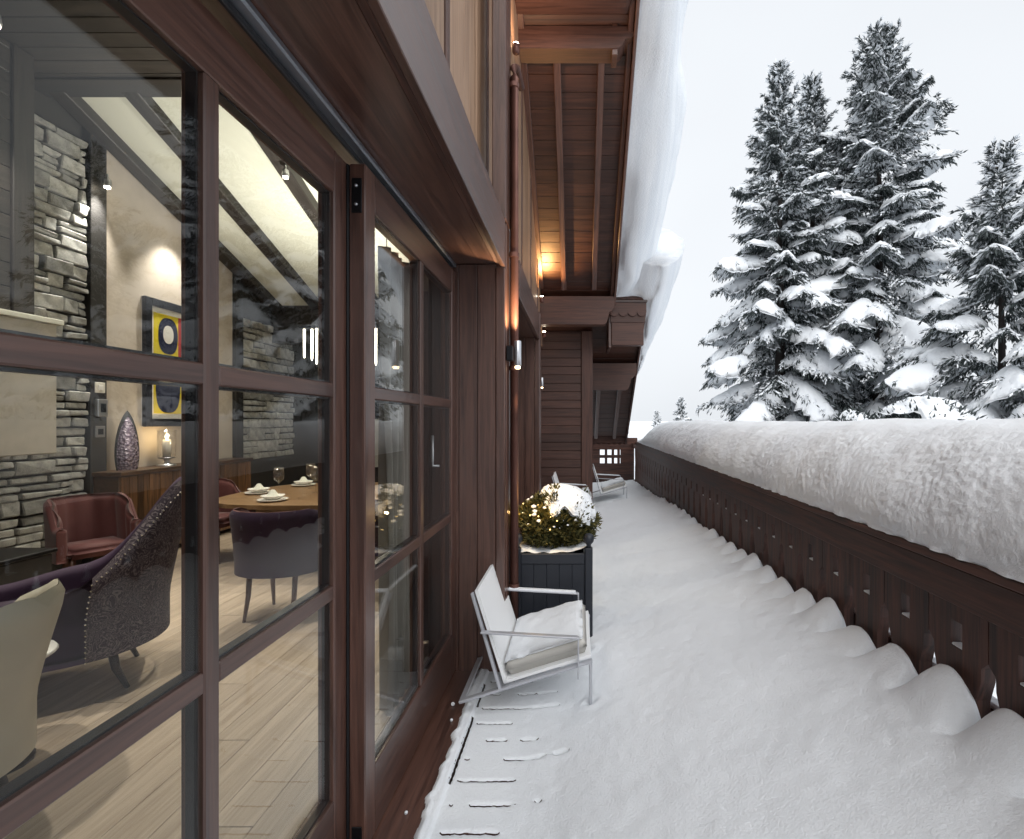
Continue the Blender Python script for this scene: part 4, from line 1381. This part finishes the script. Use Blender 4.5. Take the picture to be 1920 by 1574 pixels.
def wine_glass(x, y, lab, s_=1.0):
    R_ = root('wine_glass', (x, y, 0.776), lab, 'wine glass', 'wine glasses on the dining table')
    lathe('bowl', [(0.008, 0.095 * s_), (0.035 * s_, 0.12 * s_), (0.042 * s_, 0.16 * s_), (0.033 * s_, 0.22 * s_), (0.031 * s_, 0.22 * s_), (0.040 * s_, 0.16 * s_), (0.033 * s_, 0.123 * s_), (0.004, 0.099 * s_)], M_CLEAR, R_, (x, y, 0.776), 18)
    lathe('stem', [(0.035, 0.0), (0.035, 0.003), (0.005, 0.008), (0.004, 0.094 * s_)], M_CLEAR, R_, (x, y, 0.776), 14)
place_setting(-3.85, 6.1, 'white plate stack at the rounded left end of the table')
place_setting(-3.72, 6.85, 'white plate stack at the far left corner of the table')
place_setting(-2.55, 5.62, 'white plate stack on the near side of the table')
place_setting(-3.0, 6.95, 'white plate stack on the far side of the table')
place_setting(-3.35, 5.55, 'white plate stack nearest the doors on the rounded table edge')
place_setting(-1.95, 6.1, 'white plate stack at the right end of the table')
for i, (x, y) in enumerate(((-3.58, 6.05), (-3.50, 6.62), (-3.22, 6.2), (-3.16, 6.5), (-3.05, 6.3))):
    wine_glass(x, y, ['clear wine glass beside the left end plate', 'clear wine glass behind the left end plate', 'nearest clear wine glass of the middle cluster on the table', 'rearmost clear wine glass of the middle cluster on the table', 'rightmost clear wine glass of the middle cluster on the table'][i], 1.45)
# centre flowers seen through the curtained leaf
# sideboard
SB = root('sideboard', (-5.3, 6.6, 0), 'long walnut sideboard with vertical strips below the picture', 'sideboard')
box('carcass', (XW + 0.02, -5.17), (5.69, 7.95), (0.06, 1.03), M_SIDEB['Y'], SB)
box('worktop', (XW + 0.01, -5.12), (5.67, 7.97), (1.031, 1.075), M_SIDEB['Y'], SB)
y = 5.69
while y < 7.9:
    wd = random.choice((0.08, 0.11, 0.14))
    box('strip', (-5.169, -5.145 + random.uniform(0, 0.006)), (y + 0.002, min(y + wd, 7.95) - 0.002), (0.07, 1.02), M_SIDEB['Z'], SB, 0.003)
    y += wd
# geode
GE = root('amethyst_geode', (-5.3, 5.95, 1.076), 'tall split amethyst geode standing on the sideboard', 'geode')
def geode(off, depth, mat, name, sc_):
    n_, m_ = 22, 14
    V = []
    for i in range(n_):
        t_ = i / (n_ - 1)
        wdt = 0.115 * sc_ * (1 - (max(0, t_ - 0.25) / 0.75) ** 2.2) ** 0.8 * (0.86 + 0.14 * math.sin(min(1, t_ * 4) * math.pi / 2))
        for j in range(m_):
            a = math.pi * j / (m_ - 1)
            V.append((off - depth * math.sin(a) * (wdt / 0.115), -wdt * math.cos(a), t_ * 0.70 * sc_))
    f_ = [tuple(r_) for r_ in grid_faces(n_, m_)]
    for i in range(n_ - 1):
        f_.append((i * m_, (i + 1) * m_, (i + 1) * m_ + m_ - 1, i * m_ + m_ - 1))
    return mesh_obj(name, V, f_, mat, GE, wl(GE), True)
geode(0.0, 0.09, M_BLACKW, 'rind', 1.0)
geode(0.012, 0.01, M_AMETH, 'crystal_face', 0.9)
GE.rotation_euler = (0, 0, rad(-28))
# candle lantern
LA = root('candle_lantern', (-5.3, 6.52, 1.076), 'glass hurricane lantern with a lit candle on the sideboard', 'lantern')
lathe('base', [(0.10, 0.0), (0.10, 0.015), (0.03, 0.04), (0.03, 0.08), (0.09, 0.10), (0.09, 0.11)], M_STEEL, LA, wl(LA), 16)
lathe('glass_shade', [(0.095, 0.11), (0.10, 0.20), (0.10, 0.46), (0.097, 0.46), (0.097, 0.20), (0.092, 0.112)], M_CLEAR, LA, wl(LA), 20)
lathe('candle', [(0.045, 0.112), (0.045, 0.33), (0.03, 0.335)], M_WAX, LA, wl(LA), 14)
lathe('flame', [(0.004, 0.34), (0.014, 0.36), (0.009, 0.39), (0.001, 0.42)], M_FLAME, LA, wl(LA), 8)
light('candle_light', 'POINT', wl(LA) + Vector((0.0, 0, 0.38)), 6, (1, 0.7, 0.35), LA, 0.02)
# picture: plain fields of colour
PC = root('framed_picture', (XW + 0.03, 6.93, 2.4), 'large black framed picture in yellow, navy and red on the fabric wall', 'picture')
y0, y1, z0, z1 = 6.37, 7.36, 1.58, 3.23
box('backing', (XW + 0.002, XW + 0.02), (y0, y1), (z0, z1), M_MAT, PC, 0.002)
for (Y_, Z_) in (((y0, y0 + .10), (z0, z1)), ((y1 - .10, y1), (z0, z1)), ((y0 + .1, y1 - .1), (z0, z0 + .10)), ((y0 + .1, y1 - .1), (z1 - .10, z1))):
    box('frame', (XW + 0.003, XW + 0.06), Y_, Z_, M_FRAME, PC, 0.006)
box('yellow_field', (XW + 0.0205, XW + 0.022), (y0 + .16, y1 - .16), (z0 + .17, z1 - .17), M_YEL, PC, 0)
box('red_field', (XW + 0.0225, XW + 0.024), (6.93, y1 - .162), (2.35, z1 - .172), M_REDP, PC, 0)
prism('navy_field', oval(0, 0, 0.20, 0.38, 0.7), 'X', 0.0245, 0.026, M_NAVY, PC, (XW, 6.76, 2.14))
prism('navy_field', oval(0, 0, 0.16, 0.24, 0.8), 'X', 0.0245, 0.026, M_NAVY, PC, (XW, 6.76, 2.78))
prism('pale_field', oval(0, 0, 0.085, 0.12, 0.9), 'X', 0.0265, 0.028, M_MAT, PC, (XW, 6.76, 2.80))
# switches on the dark post
for (z, hh, m, nm, lab) in ((2.03, 0.06, M_WHITE, 'wall_switch', 'small pale switch plate on the black post'), (1.80, 0.10, M_STEEL, 'wall_thermostat', 'steel thermostat box on the black post'), (1.53, 0.065, M_SWITCH, 'wall_socket', 'grey socket plate on the black post below the thermostat')):
    R_ = root(nm, (XW + 0.06, 5.76, z), lab, 'switch')
    box('plate', (XW + 0.051, XW + 0.065 + (0.03 if hh > .09 else 0)), (5.70, 5.82), (z - hh, z + hh), m, R_, 0.006)
    box('button', (XW + 0.066 + (0.03 if hh > .09 else 0), XW + 0.072 + (0.03 if hh > .09 else 0)), (5.73, 5.79), (z - hh * .5, z + hh * .5), M_MAT if hh < .063 else M_IRON, R_, 0.003)
# chandelier
CHN = root('chandelier', (-2.75, 6.2, 3.2), 'linear chandelier of glowing glass rods hanging over the table', 'chandelier')
box('beam', (-3.42, -2.2), (6.16, 6.24), (2.78, 2.82), M_IRON, CHN)
for x in (-3.1, -2.35):
    tube('cable', [(x, 6.2, 2.82), (x, 6.2, zi(6.2) - 0.02)], 0.005, M_IRON, CHN, 6)
rr_ = random.Random(3)
for k in range(13):
    x = -3.36 + k * 0.09
    L = rr_.uniform(0.30, 0.52)
    lathe('glass_rod', [(0.004, 2.775 - L), (0.012, 2.775 - L + .02), (0.014, 2.775)], M_TUBE, CHN, (x, 6.2 + rr_.uniform(-0.06, 0.06), 0), 8)
light('chandelier_glow', 'POINT', (-2.75, 6.2, 2.45), 45, (1.0, 0.86, 0.66), CHN, 0.12)
for x in (-3.3, -2.3):
    light('added_ceiling_uplight', 'SPOT', (x, 6.2, 2.86), 145, (1.0, 0.95, 0.84), CHN, 0.06, (x, 6.3, 5), 150, 0.7)  # extra spots added on the beam to brighten the sloping ceiling
# curtains
def curtain(name, x, y0, y1, z0, z1, amp, waves, mat, label, seed):
    n_, m_ = 90, 26
    V = []
    for i in range(n_):
        a = i / (n_ - 1)
        for j in range(m_):
            b = j / (m_ - 1)
            pinch = 1 - 0.25 * math.sin(math.pi * b) ** 2
            y = (y0 + y1) / 2 + (a - 0.5) * (y1 - y0) * (0.8 + 0.2 * pinch)
            xx = x + amp * math.sin(2 * math.pi * waves * a + 0.6 * math.sin(b * 3 + seed)) * (0.7 + 0.3 * (1 - b)) + 0.01 * math.sin(17 * a + 5 * b)
            V.append((xx, y, z0 + (z1 - z0) * b))
    V2 = [(v[0] - 0.006, v[1], v[2]) for v in V]
    q = grid_faces(n_, m_)
    f_ = [tuple(r_) for r_ in q] + [tuple(r_[::-1] + n_ * m_) for r_ in q]
    o = mesh_obj(name, V + V2, f_, mat, None, (0, 0, 0), True)
    return tag(o, label, 'curtain', 'curtains behind the door glass')
curtain('curtain', -1.08, 2.80, 3.36, 0.02, 2.62, 0.05, 6, M_CURT, 'gathered taupe curtain behind the outer sliding door glass', 1)
curtain('curtain', -1.16, 3.38, 4.4, 0.02, 2.62, 0.05, 8, M_DARKSHEET, 'added black sheet keeping the right panes of the outer door dark', 2)  # added black sheet: shuts off the bright room so these panes stay dark

# ceiling spotlights inside
def spot(x, y, z, lab, power, to, angle=120, col=(1.0, 0.93, 0.83)):
    R_ = root('ceiling_spotlight', (x, y, z), lab, 'spotlight', 'dining room ceiling spotlights')
    lathe('housing', [(0.012, 0.10), (0.012, 0.05), (0.035, 0.04), (0.040, -0.02), (0.036, -0.04)], M_STEEL, R_, (x, y, z), 12)
    lathe('bulb', [(0.030, -0.041), (0.028, -0.055), (0.01, -0.062)], M_BULB, R_, (x, y, z), 12)
    light('spot_beam', 'SPOT', (x, y, z - 0.09), power, col, R_, 0.05, to, angle, 0.8)
    return R_
spot(-5.15, 6.75, zi(6.75) - 0.25, 'steel spotlight on the rafter above the framed picture', 90, (-5.45, 6.8, 2.6), 85)
spot(-3.50, 6.05, zi(6.05) - 0.25, 'steel spotlight on the middle rafter above the table', 215, (-3.3, 6.0, 0.5), 85)
spot(-5.35, 5.75, 4.35, 'small spotlight on the black post beside the stones', 110, (-5.42, 5.4, 2.0), 80)
spot(-4.55, 3.95, 4.78, 'dazzling spotlight under the boarded ceiling at the top left', 215, (-4.7, 4.7, 0.2), 80)
spot(-3.1, 3.3, 4.90, 'added unseen fill spotlight under the boarded ceiling above the armchairs', 255, (-3.2, 3.4, 0), 62)  # fill lamp added out of view to brighten the room, like the next two
spot(-2.9, 1.5, 4.90, 'added unseen fill spotlight under the boarded ceiling close to the doors', 255, (-2.8, 2.0, 0), 58)  # second added fill lamp, no fixture seen here
spot(-2.2, 4.7, 4.90, 'added unseen fill spotlight under the ceiling beside the curtain', 195, (-2.3, 4.6, 0), 56)  # third added fill lamp, hidden by the door frame
# ------------------------------------------------------------------ spruces
def spruce(loc, H_, R0, seed, label, nbr=None, dens=1.0, zmin=0.05, snowy=1.0, cat='tree', shape=2.2):
    rg = np.random.default_rng(seed)
    T = root('spruce_tree', loc, label, cat, 'snow laden spruces beyond the balcony')
    P_, D_, L_, W_ = [], [], [], []
    SP, SD, SL, SW = [], [], [], []
    padV, padF = [], []
    off = 0
    nb = nbr or int(H_ * 15)
    trunk = [Vector((0.04 * math.sin(z * 0.9 + seed), 0.04 * math.cos(z * 0.7 + seed), z)) for z in np.linspace(0, H_ * 0.985, 12)]
    tube('trunk', [Vector(loc) + p for p in trunk], [max(0.012, 0.016 * H_ * (1 - i / 11.0)) for i in range(12)], M_BARK, T, 8)
    for b in range(nb):
        t = zmin + (1 - zmin) * (1 - (1 - (b + rg.random()) / nb) ** 1.25) * 0.985
        z0 = t * H_
        az = b * 2.39996 + rg.normal() * 0.35
        prof = 1 - t ** shape
        L = max(0.18, R0 * prof * rg.uniform(0.50, 1.18)) + 0.06
        d = np.array([math.cos(az), math.sin(az), 0.0]); n_ = np.array([-d[1], d[0], 0.0])
        pitch = np.interp(t, [0, 0.35, 0.7, 0.9, 1], [-0.28, -0.10, 0.22, 0.75, 1.6]) + rg.normal() * 0.10
        droop = np.interp(t, [0, 0.5, 0.85, 1], [0.30, 0.30, 0.06, -0.1]) + rg.normal() * 0.05
        base = np.array([0, 0, z0])
        def Pt(s):
            s = np.asarray(s, float)
            return base + d * (L * s)[..., None] + np.array([0, 0, 1.0]) * (L * (pitch * s - droop * s ** 2 + 0.10 * np.maximum(0, s - 0.8)))[..., None]
        # side twigs and their hanging sprays
        ntw = int((5 + 15 * min(1, L / 2.2)) * dens)
        ss = rg.uniform(0.10, 1.0, ntw)
        side = rg.choice([-1, 1], ntw)
        tl = np.clip((0.14 + 0.42 * (1 - ss) ** 0.8) * L * rg.uniform(0.6, 1.15, ntw), 0.14, 1.0)
        tdir = d[None] * rg.uniform(0.45, 0.9, ntw)[:, None] + n_[None] * (side * rg.uniform(0.5, 0.95, ntw))[:, None]
        tdir[:, 2] += np.interp(t, [0, 0.6, 0.9, 1], [-0.55, -0.35, 0.3, 0.9]) + rg.normal(size=ntw) * 0.12
        tdir /= np.linalg.norm(tdir, axis=1, keepdims=True)
        tr = Pt(ss)
        nbl = int(11 * dens) + 2
        for k in range(nbl):
            f = (k + rg.random(ntw)) / nbl
            p = tr + tdir * (tl * f)[:, None]
            p[:, 2] -= 0.18 * tl * f ** 2
            bd = tdir * 0.75 + rg.normal(size=(ntw, 3)) * 0.36
            bd[:, 2] -= np.interp(t, [0, 0.7, 0.92, 1], [0.75, 0.5, -0.2, -0.8])
            bd /= np.linalg.norm(bd, axis=1, keepdims=True)
            P_.append(p); D_.append(bd)
            L_.append(rg.uniform(0.10, 0.24, ntw) * (0.6 + 0.4 * min(1, L / 1.6))); W_.append(rg.uniform(0.030, 0.055, ntw) * (0.65 + 0.35 * min(1, L / 1.6)))
            m = rg.random(ntw) < np.interp(t, [0, 0.5, 0.9, 1], [0.58, 0.72, 0.70, 0.35]) * snowy
            if m.any():
                q = p[m].copy(); q[:, 2] += 0.045
                SP.append(q); SD.append((tdir[m] * 0.9 + rg.normal(size=(m.sum(), 3)) * 0.22 - np.array([0, 0, 0.25])))
                SL.append(rg.uniform(0.09, 0.24, m.sum())); SW.append(rg.uniform(0.035, 0.07, m.sum()))
        # blades along the branch itself
        na = int(30 * dens * max(0.6, min(1, L / 1.5)))
        sa = rg.uniform(0.15, 1.0, na)
        pa = Pt(sa)
        bd = d[None] * 0.8 + n_[None] * rg.normal(size=na)[:, None] * 0.7 + rg.normal(size=(na, 3)) * 0.25
        bd /= np.linalg.norm(bd, axis=1, keepdims=True)
        P_.append(pa); D_.append(bd); L_.append(rg.uniform(0.10, 0.20, na)); W_.append(rg.uniform(0.03, 0.05, na))
        # draped snow pads
        if rg.random() < np.interp(t, [0, 0.8, 0.94, 1], [0.92, 0.88, 0.6, 0.0]) * snowy and L > 0.45:
            npad = 1 if L < 1.3 else rg.integers(2, 5)
            for kp in range(npad):
                a0 = rg.uniform(0.22, 0.70) if npad > 1 else rg.uniform(0.25, 0.45)
                a1 = min(1.02, a0 + rg.uniform(0.25, 0.55))
                nu_, nv_ = 9, 9
                uu = np.linspace(0, 1, nu_); vv = np.linspace(-1, 1, nv_)
                sgm = a0 + (a1 - a0) * uu
                c = Pt(sgm)
                wmax = np.clip(rg.uniform(0.12, 0.30) * L, 0.10, 0.62)
                wv = wmax * np.sin(np.pi * np.clip(0.10 + 0.86 * uu, 0, 1)) ** 0.6
                thk = rg.uniform(0.09, 0.24) * (0.6 + 0.4 * min(1, L / 2)) * np.sin(np.pi * np.clip(0.06 + 0.9 * uu, 0, 1)) ** 0.5
                sd_ = 0.75 if t < 0.6 else 0.45
                VT = np.zeros((nu_, nv_, 3)); VB = np.zeros((nu_, nv_, 3))
                skew = rg.uniform(-0.25, 0.25) * L
                for j in range(nv_):
                    v = vv[j]
                    jt = 1 + rg.normal(size=nu_) * (0.16 if abs(v) > 0.9 else 0.05)
                    lat = n_[None] * (v * wv * jt)[:, None]
                    dz = -sd_ * wv * abs(v) ** 1.4 * jt
                    VT[:, j] = c + lat + np.array([0, 0, 1.0]) * (thk * (1 - v * v) ** 0.6 + dz + 0.03 + rg.normal(size=nu_) * 0.018)[:, None] + d[None] * (0.12 * wv * abs(v))[:, None]
                    VB[:, j] = VT[:, j] - np.array([0, 0, 1.0]) * (thk * (0.25 + 0.75 * (1 - v * v)))[:, None]
                nh = int(70 * dens)
                hi, hj = rg.integers(0, nu_, nh), rg.integers(0, nv_, nh)
                hp = VB[hi, hj] + rg.normal(size=(nh, 3)) * 0.03
                hd = np.stack([rg.normal(size=nh) * 0.35, rg.normal(size=nh) * 0.35, -np.ones(nh)], -1) + d[None] * 0.45 + n_[None] * (vv[hj] * 0.5)[:, None]
                hd /= np.linalg.norm(hd, axis=1, keepdims=True)
                P_.append(hp); D_.append(hd); L_.append(rg.uniform(0.12, 0.28, nh)); W_.append(rg.uniform(0.03, 0.055, nh))
                V2 = np.concatenate([VT.reshape(-1, 3), VB.reshape(-1, 3)])
                q = grid_faces(nu_, nv_)
                n2 = nu_ * nv_
                per = [i * nv_ for i in range(nu_)] + [(nu_ - 1) * nv_ + j for j in range(1, nv_)] + [i * nv_ + nv_ - 1 for i in range(nu_ - 2, -1, -1)] + [j for j in range(nv_ - 2, 0, -1)]
                per = np.array(per); pn = np.roll(per, -1)
                fr = np.stack([per, pn, pn + n2, per + n2], -1)
                padV.append(V2); padF.append(np.concatenate([q[:, ::-1], q + n2, fr]) + off)
                off += len(V2)
    P_ = np.concatenate(P_); D_ = np.concatenate(D_); L_ = np.concatenate(L_); W_ = np.concatenate(W_)
    V, F = leaf_quads(P_, D_, L_, W_, rg)
    mesh_obj('crown', V, F, M_NEEDLE, T, loc)
    SP = np.concatenate(SP); SD = np.concatenate(SD); SL = np.concatenate(SL); SW = np.concatenate(SW)
    SD /= np.linalg.norm(SD, axis=1, keepdims=True)
    V, F = leaf_quads(SP, SD, SL, SW, rg)
    if padV:
        PV = np.concatenate(padV); PF = np.concatenate(padF)
        V = np.concatenate([PV, V]); F = np.concatenate([PF, F + len(PV)])
    mesh_obj('snow_load', V, F, M_SNOWT, T, loc, True)
    return T
GZ0 = -3.2
spruce((7.55, 19.0, GZ0), 18.1, 3.0, 101, 'left spruce of the cluster with its tip split, heavy with snow')
spruce((9.30, 20.2, GZ0), 18.5, 2.9, 102, 'slim spruce between the left and the tallest spruce')
spruce((11.5, 19.4, GZ0), 19.8, 4.5, 103, 'tallest spruce in the middle of the cluster')
spruce((10.85, 13.0, GZ0), 11.75, 3.7, 104, 'nearer smaller spruce at the right picture edge', shape=1.45, dens=0.85)
spruce((12.1, 60.0, -3.0), 7.2, 1.9, 105, 'tiny distant spruce left of the big cluster', 90, 0.8)
spruce((9.6, 62.0, -3.0), 5.6, 1.4, 106, 'faint tiny distant treetop beside the distant spruce', 60, 0.7)

# snow covered bushes below the trees
def snow_bush(loc, rx, rz, seed, label):
    B = root('snowy_bush', loc, label, 'bush', 'snow buried bushes beyond the handrail')
    rg = np.random.default_rng(seed)
    n = 1500
    dirs = rg.normal(size=(n, 3)); dirs[:, 2] = np.abs(dirs[:, 2]); dirs /= np.linalg.norm(dirs, axis=1, keepdims=True)
    P = dirs * np.array([rx, rx, rz]) * rg.uniform(0.75, 1.03, n)[:, None]
    dd = dirs + rg.normal(size=(n, 3)) * 0.5; dd /= np.linalg.norm(dd, axis=1, keepdims=True)
    V, F = leaf_quads(P, dd, rg.uniform(0.15, 0.3, n), rg.uniform(0.04, 0.07, n), rg)
    mesh_obj('foliage', V, F, M_NEEDLE, B, loc)
    tube('stem', [(loc[0], loc[1], -3.4), (loc[0], loc[1], loc[2] + rz * 0.5)], [0.12, 0.05], M_BARK, B, 7)
    nu_, nv_ = 30, 48
    a = np.linspace(0.001, 1.35, nu_); p = np.linspace(0, 2 * math.pi, nv_ + 1)[:-1]
    A_, P2 = np.meshgrid(a, p, indexing='ij')
    k = 1.04 + 0.10 * fbm(np.sin(A_) * np.cos(P2) * 2.5, np.sin(A_) * np.sin(P2) * 2.5, np.cos(A_) * 2.5, seed=seed)
    lm = 0.8 + 0.35 * vnoise(P2 * 3, P2 * 0, seed=seed + 1)
    A2 = A_ * np.clip(lm, 0.5, 1.05)
    V = np.stack([np.sin(A2) * np.cos(P2) * rx * k, np.sin(A2) * np.sin(P2) * rx * k, np.cos(A2) * rz * k * 1.06], -1).reshape(-1, 3)
    mesh_obj('snow_load', V, grid_faces(nu_, nv_, True), M_SNOWT, B, loc, True)
snow_bush((8.3, 12.2, 0.75), 1.35, 1.35, 201, 'wide snow buried bush below the tallest spruce')
snow_bush((6.75, 12.4, 0.95), 0.55, 0.85, 202, 'smaller snow buried bush left of the wide one')
snow_bush((10.3, 10.9, 0.75), 1.0, 1.3, 203, 'snow buried bush at the foot of the right spruce')
